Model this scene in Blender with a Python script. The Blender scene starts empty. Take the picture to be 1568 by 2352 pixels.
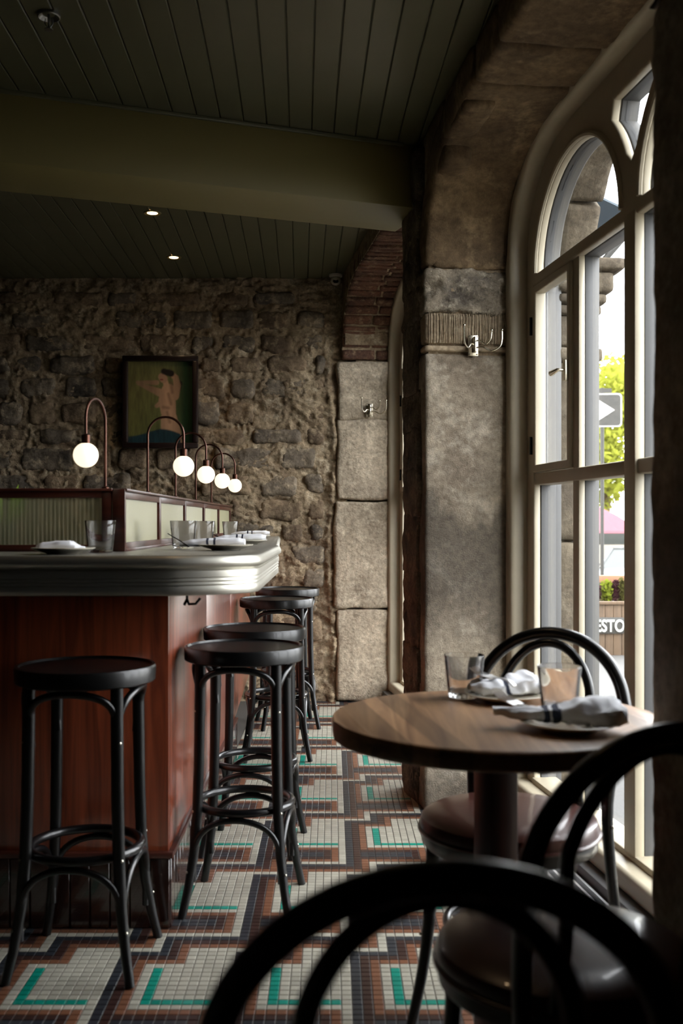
import bpy, bmesh, math, random
import numpy as np
from mathutils import Vector, Matrix

C = bpy.context.scene.collection
scene = bpy.context.scene
R = math.radians
PI = math.pi

# ------------------------------------------------------------------ camera, world, exposure
H = 1.158
cam = bpy.data.cameras.new('camera')
cam.sensor_fit = 'HORIZONTAL'; cam.sensor_width = 24.0
cam.lens = 2375.0 / 1568.0 * 24.0
cam.shift_x = 22.0 / 1568.0; cam.shift_y = 24.0 / 1568.0
cam.clip_start = 0.05; cam.clip_end = 200
cam.dof.use_dof = True; cam.dof.focus_distance = 4.8; cam.dof.aperture_fstop = 3.5
camo = bpy.data.objects.new('camera', cam); C.objects.link(camo)
camo.location = (0, 0, H); camo.rotation_euler = (R(90), 0, 0)
scene.camera = camo

SKY = 13.0
world = bpy.data.worlds.new('world'); scene.world = world; world.use_nodes = True
wn = world.node_tree; wn.nodes.clear()
bg = wn.nodes.new('ShaderNodeBackground'); wo = wn.nodes.new('ShaderNodeOutputWorld')
tcw = wn.nodes.new('ShaderNodeTexCoord'); sepw = wn.nodes.new('ShaderNodeSeparateXYZ'); rw = wn.nodes.new('ShaderNodeValToRGB')
rw.color_ramp.elements[0].position = 0.48; rw.color_ramp.elements[0].color = (0.35, 0.34, 0.30, 1)
rw.color_ramp.elements[1].position = 0.56; rw.color_ramp.elements[1].color = (0.93, 0.96, 1.0, 1)
mapw = wn.nodes.new('ShaderNodeMath'); mapw.operation = 'MULTIPLY_ADD'; mapw.inputs[1].default_value = 0.5; mapw.inputs[2].default_value = 0.5
wn.links.new(tcw.outputs['Generated'], sepw.inputs[0]); wn.links.new(sepw.outputs['Z'], mapw.inputs[0])
wn.links.new(mapw.outputs[0], rw.inputs[0]); wn.links.new(rw.outputs[0], bg.inputs[0]); wn.links.new(bg.outputs[0], wo.inputs[0])
bg.inputs[1].default_value = SKY

vs = scene.view_settings
scene.display_settings.display_device = 'sRGB'
vs.view_transform = 'Standard'; vs.look = 'None'; vs.exposure = 0.0; vs.gamma = 1.0; vs.use_curve_mapping = False
cy = scene.cycles
cy.max_bounces = 9; cy.diffuse_bounces = 4; cy.glossy_bounces = 3; cy.transmission_bounces = 9; cy.transparent_max_bounces = 12
cy.caustics_reflective = False; cy.caustics_refractive = False
cy.sample_clamp_indirect = 4.0; cy.use_adaptive_sampling = True; cy.adaptive_threshold = 0.02
cy.use_denoising = True
try: cy.denoiser = 'OPENIMAGEDENOISE'
except Exception: pass

# ------------------------------------------------------------------ noise
def _h(ix, iy, iz, s):
    n = (ix * 374761393 + iy * 668265263 + iz * 1440662683 + s * 97531) & 0xffffffff
    n = ((n ^ (n >> 13)) * 1274126177) & 0xffffffff
    n = n ^ (n >> 16)
    return n / 4294967295.0
def vn(P, sc, seed=0):
    Q = np.asarray(P, float) * sc + 1000.0
    I = np.floor(Q).astype(np.int64); F = Q - I; F = F * F * (3 - 2 * F)
    x, y, z = I[:, 0], I[:, 1], I[:, 2]; fx, fy, fz = F[:, 0], F[:, 1], F[:, 2]
    c = lambda a, b, d: _h(x + a, y + b, z + d, seed)
    l = lambda a, b, t: a + (b - a) * t
    return l(l(l(c(0,0,0), c(1,0,0), fx), l(c(0,1,0), c(1,1,0), fx), fy), l(l(c(0,0,1), c(1,0,1), fx), l(c(0,1,1), c(1,1,1), fx), fy), fz) * 2 - 1
def fbm(P, sc, oct=4, seed=0):
    r = 0; a = 1.0; t = 0
    for k in range(oct):
        r = r + a * vn(P, sc * 2.03 ** k, seed + k * 17); t += a; a *= 0.55
    return r / t

# ------------------------------------------------------------------ materials
def mat(name, col, rough=0.5, metal=0.0, coat=0.0, spec=0.5, noise=None, bump=None, emit=None, alpha=None):
    """noise=(scale, colour2, contrast[, stretch xyz]); bump=(scale, strength, distance)"""
    m = bpy.data.materials.new(name); m.use_nodes = True
    nt = m.node_tree; p = nt.nodes['Principled BSDF']; N = nt.nodes.new; L = nt.links.new
    p.inputs['Base Color'].default_value = (*col, 1); p.inputs['Roughness'].default_value = rough
    p.inputs['Metallic'].default_value = metal; p.inputs['Coat Weight'].default_value = coat
    p.inputs['Specular IOR Level'].default_value = spec
    tc = None
    if noise or bump: tc = N('ShaderNodeTexCoord')
    if noise:
        sc, c2, k = noise[:3]; st = noise[3] if len(noise) > 3 else (1, 1, 1)
        mp = N('ShaderNodeMapping'); mp.inputs['Scale'].default_value = st; L(tc.outputs['Object'], mp.inputs[0])
        t = N('ShaderNodeTexNoise'); t.inputs['Scale'].default_value = sc; t.inputs['Detail'].default_value = 6; t.inputs['Roughness'].default_value = 0.62
        L(mp.outputs[0], t.inputs[0])
        cr = N('ShaderNodeValToRGB'); e = cr.color_ramp.elements
        e[0].position = 0.5 - k; e[1].position = 0.5 + k; e[0].color = (*col, 1); e[1].color = (*c2, 1)
        L(t.outputs['Fac'], cr.inputs[0]); L(cr.outputs[0], p.inputs['Base Color'])
    if bump:
        b = N('ShaderNodeBump'); b.inputs['Strength'].default_value = bump[1]; b.inputs['Distance'].default_value = bump[2]
        t2 = N('ShaderNodeTexNoise'); t2.inputs['Scale'].default_value = bump[0]; t2.inputs['Detail'].default_value = 5; t2.inputs['Roughness'].default_value = 0.65
        L(tc.outputs['Object'], t2.inputs[0]); L(t2.outputs['Fac'], b.inputs['Height']); L(b.outputs[0], p.inputs['Normal'])
    if emit:
        p.inputs['Emission Color'].default_value = (*emit[0], 1); p.inputs['Emission Strength'].default_value = emit[1]
    return m
def srgb(r, g, b):
    f = lambda c: (c / 255 / 12.92) if c / 255 <= 0.04045 else ((c / 255 + 0.055) / 1.055) ** 2.4
    return (f(r), f(g), f(b))

def stone_mat(name, base, dark, pale, sc=3.0, bump=(55, 0.7, 0.008), stain=None):
    m = bpy.data.materials.new(name); m.use_nodes = True
    nt = m.node_tree; p = nt.nodes['Principled BSDF']; N = nt.nodes.new; L = nt.links.new
    p.inputs['Roughness'].default_value = 0.9; p.inputs['Specular IOR Level'].default_value = 0.25
    tc = N('ShaderNodeTexCoord')
    def noise(s, d=6, r=0.6):
        t = N('ShaderNodeTexNoise'); t.inputs['Scale'].default_value = s; t.inputs['Detail'].default_value = d; t.inputs['Roughness'].default_value = r
        L(tc.outputs['Object'], t.inputs[0]); return t
    def ramp(t, a, b, ca=(0,0,0), cb=(1,1,1)):
        r = N('ShaderNodeValToRGB'); e = r.color_ramp.elements
        e[0].position = a; e[1].position = b; e[0].color = (*ca, 1); e[1].color = (*cb, 1); L(t, r.inputs[0]); return r
    a = noise(sc); b = noise(sc * 3.1, 8, 0.7); c = noise(sc * 14, 5, 0.7)
    r1 = ramp(a.outputs['Fac'], 0.35, 0.65, dark, base)
    r2 = ramp(b.outputs['Fac'], 0.52, 0.72)
    mx = N('ShaderNodeMix'); mx.data_type = 'RGBA'; L(r2.outputs[0], mx.inputs['Factor']); L(r1.outputs[0], mx.inputs['A']); mx.inputs['B'].default_value = (*pale, 1)
    r3 = ramp(c.outputs['Fac'], 0.3, 0.7, (0.48, 0.48, 0.48), (1.28, 1.28, 1.28))
    ml = N('ShaderNodeMix'); ml.data_type = 'RGBA'; ml.blend_type = 'MULTIPLY'; ml.inputs['Factor'].default_value = 0.8
    L(mx.outputs['Result'], ml.inputs['A']); L(r3.outputs[0], ml.inputs['B'])
    out = ml.outputs['Result']
    if stain:   # soot marks with shapes of their own: (zlow, zhigh, colour)
        sp = N('ShaderNodeSeparateXYZ'); L(tc.outputs['Object'], sp.inputs[0])
        mp = N('ShaderNodeMapping'); mp.inputs['Scale'].default_value = (1, 1, 0.25); L(tc.outputs['Object'], mp.inputs[0])
        d = N('ShaderNodeTexNoise'); d.inputs['Scale'].default_value = 9; d.inputs['Detail'].default_value = 5; L(mp.outputs[0], d.inputs[0])
        for (z0, z1, soft, amt) in stain[0]:
            ad = N('ShaderNodeMath'); ad.operation = 'MULTIPLY_ADD'; ad.inputs[1].default_value = 0.55; L(d.outputs['Fac'], ad.inputs[0]); L(sp.outputs['Z'], ad.inputs[2])
            up = N('ShaderNodeMapRange'); up.interpolation_type = 'SMOOTHSTEP'; L(ad.outputs[0], up.inputs[0])
            up.inputs[1].default_value = z0 + .27 - soft; up.inputs[2].default_value = z0 + .27; up.inputs[3].default_value = 0; up.inputs[4].default_value = 1
            dn = N('ShaderNodeMapRange'); dn.interpolation_type = 'SMOOTHSTEP'; L(ad.outputs[0], dn.inputs[0])
            dn.inputs[1].default_value = z1 + .27; dn.inputs[2].default_value = z1 + .27 + soft * .35; dn.inputs[3].default_value = amt; dn.inputs[4].default_value = 0
            mu = N('ShaderNodeMath'); mu.operation = 'MULTIPLY'; L(up.outputs[0], mu.inputs[0]); L(dn.outputs[0], mu.inputs[1])
            mm = N('ShaderNodeMix'); mm.data_type = 'RGBA'; L(mu.outputs[0], mm.inputs['Factor']); L(out, mm.inputs['A']); mm.inputs['B'].default_value = (*stain[1], 1)
            out = mm.outputs['Result']
    L(out, p.inputs['Base Color'])
    bp = N('ShaderNodeBump'); bp.inputs['Strength'].default_value = bump[1]; bp.inputs['Distance'].default_value = bump[2]
    t2 = noise(bump[0], 6, 0.7); L(t2.outputs['Fac'], bp.inputs['Height']); L(bp.outputs[0], p.inputs['Normal'])
    return m

def wood_mat(name, c1, c2, rough=0.35, coat=0.3, axis='Z', sc=1.0, rnd=0.0):
    m = bpy.data.materials.new(name); m.use_nodes = True
    nt = m.node_tree; p = nt.nodes['Principled BSDF']; N = nt.nodes.new; L = nt.links.new
    p.inputs['Roughness'].default_value = rough; p.inputs['Coat Weight'].default_value = coat; p.inputs['Coat Roughness'].default_value = 0.25
    tc = N('ShaderNodeTexCoord'); mp = N('ShaderNodeMapping')
    st = {'Z': (22, 22, 1.2), 'Y': (22, 1.2, 22), 'X': (1.2, 22, 22)}[axis]
    mp.inputs['Scale'].default_value = tuple(s * sc for s in st); L(tc.outputs['Object'], mp.inputs[0])
    t = N('ShaderNodeTexNoise'); t.inputs['Scale'].default_value = 1.6; t.inputs['Detail'].default_value = 8; t.inputs['Distortion'].default_value = 1.2
    L(mp.outputs[0], t.inputs[0])
    r = N('ShaderNodeValToRGB'); r.color_ramp.elements[0].position = 0.3; r.color_ramp.elements[1].position = 0.7
    r.color_ramp.elements[0].color = (*c1, 1); r.color_ramp.elements[1].color = (*c2, 1); L(t.outputs['Fac'], r.inputs[0])
    out = r.outputs[0]
    if rnd:
        oi = N('ShaderNodeObjectInfo'); mr = N('ShaderNodeMapRange'); mr.inputs[3].default_value = 1 - rnd; mr.inputs[4].default_value = 1 + rnd
        L(oi.outputs['Random'], mr.inputs[0]); hv = N('ShaderNodeHueSaturation'); L(mr.outputs[0], hv.inputs['Value']); L(out, hv.inputs['Color']); out = hv.outputs[0]
    L(out, p.inputs['Base Color'])
    b = N('ShaderNodeBump'); b.inputs['Strength'].default_value = 0.12; b.inputs['Distance'].default_value = 0.002
    L(t.outputs['Fac'], b.inputs['Height']); L(b.outputs[0], p.inputs['Normal'])
    return m

def thin_glass(name, tint=(1, 1, 1), refl=1.0, rough=0.0, edge=1.45):
    m = bpy.data.materials.new(name); m.use_nodes = True
    nt = m.node_tree; nt.nodes.clear(); N = nt.nodes.new; L = nt.links.new
    o = N('ShaderNodeOutputMaterial'); tr = N('ShaderNodeBsdfTransparent'); tr.inputs[0].default_value = (*tint, 1)
    g = N('ShaderNodeBsdfGlossy'); g.inputs['Roughness'].default_value = rough
    fr = N('ShaderNodeLayerWeight'); fr.inputs[0].default_value = 0.5
    pw = N('ShaderNodeMath'); pw.operation = 'POWER'; pw.inputs[1].default_value = edge; L(fr.outputs['Facing'], pw.inputs[0])
    ml = N('ShaderNodeMath'); ml.operation = 'MULTIPLY_ADD'; ml.inputs[1].default_value = refl; ml.inputs[2].default_value = 0.03; ml.use_clamp = True; L(pw.outputs[0], ml.inputs[0])
    mx = N('ShaderNodeMixShader'); L(ml.outputs[0], mx.inputs[0]); L(tr.outputs[0], mx.inputs[1]); L(g.outputs[0], mx.inputs[2]); L(mx.outputs[0], o.inputs[0])
    return m

M = {}
M['black'] = mat('black_lacquer', (0.004, 0.004, 0.004), 0.34, coat=0.12, spec=0.4)
M['black2'] = mat('black_bentwood', (0.004, 0.004, 0.0045), 0.28, coat=0.2, spec=0.45)
M['screw'] = mat('nickel_screw', (0.6, 0.57, 0.48), 0.3, 1)
M['nickel'] = mat('polished_nickel', (0.75, 0.70, 0.58), 0.22, 1)
M['steel'] = mat('cutlery_steel', (0.92, 0.92, 0.93), 0.33, 0.85)
M['zinc'] = mat('pewter_counter', (0.52, 0.50, 0.44), 0.42, 1, noise=(6, (0.60, 0.58, 0.51), 0.3), bump=(30, 0.05, 0.003))
M['copper'] = mat('brown_copper', (0.10, 0.042, 0.028), 0.3, 0.85)
M['mahog'] = wood_mat('mahogany_panel', srgb(92, 38, 20), srgb(150, 72, 42), 0.34, 1.0, 'Z', 1.0)
M['mahog_dark'] = wood_mat('dark_mahogany_frame', srgb(48, 20, 14), srgb(78, 36, 24), 0.35, 0.3, 'X', 1.0)
M['walnut'] = wood_mat('walnut_stave', srgb(118, 84, 60), srgb(182, 142, 104), 0.42, 0.15, 'Y', 0.7, 0.32)
M['leather'] = mat('brown_leather', srgb(66, 30, 23), 0.3, coat=0.25, bump=(180, 0.12, 0.002))
M['seat_top'] = mat('stool_seat_panel', srgb(84, 50, 34), 0.2, coat=0.8)
M['china'] = mat('cream_china', srgb(236, 228, 208), 0.15, coat=0.4)
M['cloth'] = mat('white_linen', srgb(246, 247, 252), 0.9, bump=(300, 0.2, 0.001))
M['navycloth'] = mat('navy_stripe', srgb(40, 46, 66), 0.9)
M['ceil'] = mat('olive_painted_board', srgb(84, 84, 62), 0.34, noise=(4, srgb(94, 92, 70), 0.3), bump=(14, 0.05, 0.004))
M['beam'] = mat('lamp_tinted_olive', srgb(116, 106, 62), 0.5, bump=(10, 0.05, 0.004))  # olive paint with the warm lamp glow on the beam mixed into its colour
M['plaster'] = mat('dark_plaster_wall', srgb(30, 27, 24), 0.9, bump=(20, 0.3, 0.01))
M['grout'] = mat('grey_grout', srgb(76, 70, 64), 0.9)
M['cream'] = mat('cream_window_paint', srgb(186, 176, 154), 0.42, noise=(8, srgb(170, 160, 138), 0.3), bump=(40, 0.06, 0.003))
M['outpaint'] = mat('grey_outer_paint', srgb(84, 84, 84), 0.5)
M['glass'] = thin_glass('window_glass', (0.99, 0.99, 0.985), 0.5, 0.0, 4.5)
M['tumbler'] = mat('tumbler_glass', (1.0, 1.0, 1.0), 0.0)
M['tumbler'].node_tree.nodes['Principled BSDF'].inputs['Transmission Weight'].default_value = 1.0
M['tumbler'].node_tree.nodes['Principled BSDF'].inputs['IOR'].default_value = 1.48
M['mortar'] = stone_mat('lime_mortar', srgb(198, 176, 144), srgb(140, 119, 95), srgb(222, 205, 176), 4.5, (48, 1.0, 0.02))
M['rubble'] = stone_mat('grey_rubble_stone', srgb(140, 126, 108), srgb(80, 73, 66), srgb(204, 184, 154), 4, (40, 0.9, 0.012))
M['rubble2'] = stone_mat('brown_rubble_stone', srgb(156, 134, 108), srgb(104, 88, 72), srgb(196, 174, 142), 4, (44, 0.9, 0.012))
M['ashlar'] = stone_mat('smooth_ashlar', srgb(192, 178, 156), srgb(146, 132, 114), srgb(210, 198, 178), 2.6, (150, 0.9, 0.008),
    ([(0.95, 1.18, 0.35, 0.62), (0.0, 0.12, 0.3, 0.5)], srgb(62, 58, 54)))
M['ashlar2'] = stone_mat('pocked_ashlar', srgb(206, 190, 166), srgb(160, 146, 126), srgb(222, 208, 184), 3.0, (34, 0.9, 0.014))
M['roughstone'] = stone_mat('rock_faced_stone', srgb(136, 122, 104), srgb(64, 58, 52), srgb(160, 146, 124), 6, (50, 1.0, 0.012))
M['roughstone2'] = stone_mat('rock_faced_band', srgb(176, 162, 140), srgb(96, 88, 80), srgb(200, 188, 166), 6, (60, 1.0, 0.012))
M['archstone'] = stone_mat('brown_arch_stone', srgb(134, 112, 84), srgb(92, 76, 58), srgb(164, 140, 108), 2.2, (150, 0.7, 0.005))
M['brick'] = stone_mat('old_red_brick', srgb(118, 82, 64), srgb(82, 60, 50), srgb(156, 132, 106), 6, (60, 0.8, 0.006))
M['combed'] = stone_mat('combed_stone', srgb(182, 162, 134), srgb(140, 124, 104), srgb(204, 186, 158), 4, (60, 0.6, 0.004))
M['extstone'] = stone_mat('outer_limestone', srgb(104, 94, 78), srgb(76, 68, 58), srgb(124, 114, 98), 3, (50, 0.6, 0.008))
M['globe'] = mat('opal_globe', (1, 0.93, 0.8), 0.3, emit=((1.0, 0.85, 0.62), 1.35))
M['bulb'] = mat('downlight_bulb', (1, 0.8, 0.5), 0.4, emit=((1.0, 0.62, 0.28), 14))
def tile_mat(name, col, rough=0.32):
    m = bpy.data.materials.new(name); m.use_nodes = True
    nt = m.node_tree; p = nt.nodes['Principled BSDF']; N = nt.nodes.new; L = nt.links.new
    p.inputs['Roughness'].default_value = rough
    g = N('ShaderNodeNewGeometry'); v = N('ShaderNodeVectorMath'); v.operation = 'SCALE'; v.inputs['Scale'].default_value = 1 / 0.0256
    f = N('ShaderNodeVectorMath'); f.operation = 'FLOOR'; w = N('ShaderNodeTexWhiteNoise'); w.noise_dimensions = '2D'
    L(g.outputs['Position'], v.inputs[0]); L(v.outputs[0], f.inputs[0]); L(f.outputs[0], w.inputs['Vector'])
    mr = N('ShaderNodeMapRange'); mr.inputs[3].default_value = 0.86; mr.inputs[4].default_value = 1.1; L(w.outputs['Value'], mr.inputs[0])
    h = N('ShaderNodeHueSaturation'); h.inputs['Color'].default_value = (*col, 1); L(mr.outputs[0], h.inputs['Value']); L(h.outputs[0], p.inputs['Base Color'])
    return m
TM = {'W': tile_mat('white_mosaic', srgb(162, 158, 144)), 'N': tile_mat('navy_mosaic', srgb(42, 45, 50)), 'M': tile_mat('maroon_mosaic', srgb(54, 36, 32)),
      'C': tile_mat('caramel_mosaic', srgb(112, 74, 54)), 'T': tile_mat('teal_mosaic', srgb(8, 128, 110))}
def reeded():
    m = bpy.data.materials.new('reeded_glass'); m.use_nodes = True
    nt = m.node_tree; nt.nodes.clear(); N = nt.nodes.new; L = nt.links.new
    o = N('ShaderNodeOutputMaterial'); tr = N('ShaderNodeBsdfTransparent'); tr.inputs[0].default_value = (0.86, 0.88, 0.76, 1)
    d = N('ShaderNodeBsdfDiffuse'); d.inputs[0].default_value = (*srgb(206, 198, 166), 1)
    t = N('ShaderNodeBsdfTranslucent'); t.inputs[0].default_value = (*srgb(190, 190, 150), 1)
    g = N('ShaderNodeBsdfGlossy'); g.inputs['Roughness'].default_value = 0.12
    a = N('ShaderNodeMixShader'); a.inputs[0].default_value = 0.4; L(d.outputs[0], a.inputs[1]); L(t.outputs[0], a.inputs[2])
    b = N('ShaderNodeMixShader'); b.inputs[0].default_value = 0.62; L(tr.outputs[0], b.inputs[1]); L(a.outputs[0], b.inputs[2])
    f = N('ShaderNodeValue'); f.outputs[0].default_value = 0.10
    c = N('ShaderNodeMixShader'); L(f.outputs[0], c.inputs[0]); L(b.outputs[0], c.inputs[1]); L(g.outputs[0], c.inputs[2]); L(c.outputs[0], o.inputs[0])
    return m
M['reeded'] = reeded()

# ------------------------------------------------------------------ object helpers
def empty(name, label, cat, loc=(0, 0, 0), rz=0.0, group=None):
    o = bpy.data.objects.new(name, None); C.objects.link(o); o.location = loc; o.rotation_euler = (0, 0, rz)
    o.empty_display_size = 0.05; o['label'] = label; o['category'] = cat
    if group: o['group'] = group
    return o
def tag(o, label, cat, group=None):
    o['label'] = label; o['category'] = cat
    if group: o['group'] = group
    return o
class MB:
    def __init__(s): s.v = []; s.f = []; s.m = []
    def add(s, vs, fs, mi=0):
        n = len(s.v); s.v += [tuple(v) for v in vs]; s.f += [tuple(i + n for i in f) for f in fs]; s.m += [mi] * len(fs); return s
    def box(s, x0, x1, y0, y1, z0, z1, mi=0, T=None):
        vs = [(x, y, z) for z in (z0, z1) for y in (y0, y1) for x in (x0, x1)]
        if T: vs = [T(*v) for v in vs]
        return s.add(vs, [(0, 2, 3, 1), (4, 5, 7, 6), (0, 1, 5, 4), (2, 6, 7, 3), (0, 4, 6, 2), (1, 3, 7, 5)], mi)
    def tube(s, pts, r, n=12, closed=False, mi=0, cap=True, flat=1.0):
        P = [Vector(p) for p in pts]; k = len(P)
        rs = list(r) if hasattr(r, '__len__') else [r] * k
        T = []
        for i in range(k):
            a = P[(i - 1) % k] if closed or i > 0 else P[i]; b = P[(i + 1) % k] if closed or i < k - 1 else P[i]
            T.append((b - a).normalized())
        up = Vector((0, 0, 1)) if abs(T[0].z) < 0.9 else Vector((1, 0, 0))
        nrm = (up - T[0] * up.dot(T[0])).normalized(); vs = []
        for i in range(k):
            nrm = (nrm - T[i] * nrm.dot(T[i])).normalized(); bi = T[i].cross(nrm)
            for j in range(n):
                a = 2 * PI * j / n; vs.append(P[i] + (nrm * math.cos(a) * flat + bi * math.sin(a)) * rs[i])
        fs = []
        for i in range(k if closed else k - 1):
            for j in range(n):
                a = i * n + j; b = i * n + (j + 1) % n; c = ((i + 1) % k) * n + (j + 1) % n; d = ((i + 1) % k) * n + j
                fs.append((a, b, c, d))
        if cap and not closed:
            fs.append(tuple(reversed(range(n)))); fs.append(tuple(range((k - 1) * n, k * n)))
        return s.add(vs, fs, mi)
    def lathe(s, prof, n=32, c=(0, 0, 0), mi=0, closed=False, axis=None):
        vs = []; k = len(prof)
        for (r, z) in prof:
            for j in range(n):
                a = 2 * PI * j / n; v = Vector((r * math.cos(a), r * math.sin(a), z))
                if axis: v = axis @ v
                vs.append((c[0] + v.x, c[1] + v.y, c[2] + v.z))
        fs = []
        for i in range(k if closed else k - 1):
            for j in range(n):
                a = i * n + j; b = i * n + (j + 1) % n; c2 = ((i + 1) % k) * n + (j + 1) % n; d = ((i + 1) % k) * n + j
                fs.append((a, b, c2, d))
        if not closed:
            if prof[0][0] > 1e-5: fs.append(tuple(reversed(range(n))))
            if prof[-1][0] > 1e-5: fs.append(tuple(range((k - 1) * n, k * n)))
        return s.add(vs, fs, mi)
    def ball(s, c, r, n=16, mi=0, sz=1.0):
        return s.lathe([(max(r * math.sin(PI * i / (n // 2)), 1e-6), -r * sz * math.cos(PI * i / (n // 2))) for i in range(n // 2 + 1)], n, c, mi)
    def prism(s, poly, z0, z1, mi=0):
        n = len(poly)
        vs = [(x, y, z0) for x, y in poly] + [(x, y, z1) for x, y in poly]
        return s.add(vs, [tuple(reversed(range(n))), tuple(range(n, 2 * n))] + [(i, (i + 1) % n, n + (i + 1) % n, n + i) for i in range(n)], mi)
    def mesh(s, name, mats, smooth=True, angle=40, bevel=0.0, seg=2):
        me = bpy.data.meshes.new(name); me.from_pydata(s.v, [], s.f)
        if not isinstance(mats, (list, tuple)): mats = [mats]
        for m_ in mats: me.materials.append(m_)
        if len(mats) > 1: me.polygons.foreach_set('material_index', s.m)
        bm = bmesh.new(); bm.from_mesh(me); bmesh.ops.recalc_face_normals(bm, faces=bm.faces)
        if bevel:
            es = [e for e in bm.edges if len(e.link_faces) == 2 and e.calc_face_angle(0) > R(35)]
            bmesh.ops.bevel(bm, geom=es, offset=bevel, segments=seg, affect='EDGES', profile=0.5, clamp_overlap=True)
        if smooth:
            for f in bm.faces: f.smooth = True
            for e in bm.edges:
                if len(e.link_faces) == 2 and e.calc_face_angle(0) > R(angle): e.smooth = False
        bm.to_mesh(me); bm.free(); return me
    def build(s, name, mats, parent=None, **kw):
        o = bpy.data.objects.new(name, s.mesh(name, mats, **kw)); C.objects.link(o)
        if parent: o.parent = parent
        return o
def link_mesh(name, me, parent=None, loc=None):
    o = bpy.data.objects.new(name, me); C.objects.link(o)
    if parent: o.parent = parent
    if loc: o.location = loc
    return o
def struct(o): o['kind'] = 'structure'; return o
def np_mesh(name, V, F, m, smooth=True):
    me = bpy.data.meshes.new(name); V = np.asarray(V, np.float32); F = np.asarray(F, np.int32)
    me.vertices.add(len(V)); me.vertices.foreach_set('co', V.ravel())
    me.loops.add(F.size); me.loops.foreach_set('vertex_index', F.ravel())
    me.polygons.add(len(F)); me.polygons.foreach_set('loop_start', np.arange(0, F.size, F.shape[1], dtype=np.int32))
    me.update(calc_edges=True)
    me.polygons.foreach_set('use_smooth', np.full(len(F), smooth)); me.materials.append(m); me.validate(); return me
def copy_tree(o, parent=None):
    c = o.copy(); C.objects.link(c)
    if parent is not None: c.parent = parent
    for ch in list(o.children): copy_tree(ch, c)
    return c

_boxcache = {}
def box_topo(n):
    if n in _boxcache: return _boxcache[n]
    a, b, c = n; idx = {}; P = []; F = []
    def vid(i, j, k):
        if (i, j, k) not in idx: idx[(i, j, k)] = len(P); P.append((i / a, j / b, k / c))
        return idx[(i, j, k)]
    for i in range(a):
        for j in range(b):
            F.append((vid(i, j, 0), vid(i, j + 1, 0), vid(i + 1, j + 1, 0), vid(i + 1, j, 0)))
            F.append((vid(i, j, c), vid(i + 1, j, c), vid(i + 1, j + 1, c), vid(i, j + 1, c)))
    for i in range(a):
        for k in range(c):
            F.append((vid(i, 0, k), vid(i + 1, 0, k), vid(i + 1, 0, k + 1), vid(i, 0, k + 1)))
            F.append((vid(i, b, k), vid(i, b, k + 1), vid(i + 1, b, k + 1), vid(i + 1, b, k)))
    for j in range(b):
        for k in range(c):
            F.append((vid(0, j, k), vid(0, j, k + 1), vid(0, j + 1, k + 1), vid(0, j + 1, k)))
            F.append((vid(a, j, k), vid(a, j + 1, k), vid(a, j + 1, k + 1), vid(a, j, k + 1)))
    _boxcache[n] = (np.array(P), np.array(F)); return _boxcache[n]
def rock(name, lo, hi, n, m, parent, T=None, amp=0.01, sc=8.0, r=0.02, seed=0, flip=False, oct=4):
    """a subdivided, rounded and noise-worn block between lo and hi, mapped by T into the room"""
    P, F = box_topo(n); lo = np.array(lo, float); hi = np.array(hi, float)
    c = (lo + hi) / 2; h = (hi - lo) / 2; Q = (P * 2 - 1) * h
    rr = min(r, h.min() * 0.9); core = np.clip(Q, -(h - rr), h - rr); d = Q - core; ln = np.linalg.norm(d, axis=1, keepdims=True)
    nrm = np.where(ln > 1e-6, d / np.maximum(ln, 1e-6), 0)
    Q = core + nrm * rr
    if T is not None:
        W0 = T(Q + c); W1 = T(Q + c + nrm * 0.001); Wn = (W1 - W0) / 0.001
    else: W0 = Q + c; Wn = nrm
    f = fbm(W0, sc, oct, seed)
    W = W0 + Wn * (f * amp)[:, None] + np.stack([vn(W0, sc * .7, seed + 5), vn(W0, sc * .7, seed + 9), vn(W0, sc * .7, seed + 13)], 1) * amp * 0.35
    if flip: F = F[:, ::-1]
    return link_mesh(name, np_mesh(name, W, F, m), parent)

# ------------------------------------------------------------------ window-wall frame: u along the wall, D depth outwards, z up
U0 = np.array([0.3726, 4.154]); UD = np.array([-0.12404, 0.99228]); UN = np.array([0.99228, 0.12404])
def WT(Q):
    Q = np.asarray(Q, float); xy = U0 + Q[:, :1] * UD + Q[:, 1:2] * UN
    return np.concatenate([xy, Q[:, 2:3]], 1)
def W3(u, D, z):
    return (U0[0] + u * UD[0] + D * UN[0], U0[1] + u * UD[1] + D * UN[1], z)
WALL_RZ = math.atan2(UD[1], UD[0])
WMAT = Matrix(((UD[0], UN[0], 0, U0[0]), (UD[1], UN[1], 0, U0[1]), (0, 0, 1, 0), (0, 0, 0, 1)))
CEIL = 2.74; YB = 6.71

# ================================================================== FLOOR
floor = struct(MB().box(-4.2, 1.0, -2.6, 6.9, -0.12, -0.0016).build('floor', M['grout'], smooth=False))
S = 0.02558
rows = {}
def setrow(r, s_): rows[r] = s_
setrow(0, 'NMCW' + 'T' * 7 + 'W')
for r in range(1, 8): setrow(r, 'NMCWT' + 'W' * 7)
setrow(8, 'NMC' + 'W' * 9)
setrow(9, 'NM' + 'C' * 5 + 'W' * 5)
setrow(10, 'N' + 'M' * 5 + 'C' + 'W' * 5)
setrow(11, 'N' * 5 + 'MC' + 'W' * 5)
setrow(12, 'WWWWNMC' + 'W' * 5)
setrow(13, 'CCCWNM' + 'C' * 6)
setrow(14, 'MMCWN' + 'M' * 7)
setrow(15, 'NMCW' + 'N' * 8)
setrow(16, 'NMC' + 'W' * 9)
setrow(17, 'NM' + 'C' * 9 + 'W')
setrow(18, 'NM' + 'M' * 8 + 'CW')
setrow(19, 'NM' + 'N' * 7 + 'MCW'); setrow(20, rows[19]); setrow(21, rows[18]); setrow(22, rows[17])
setrow(23, 'NMC' + 'W' * 9)
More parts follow.
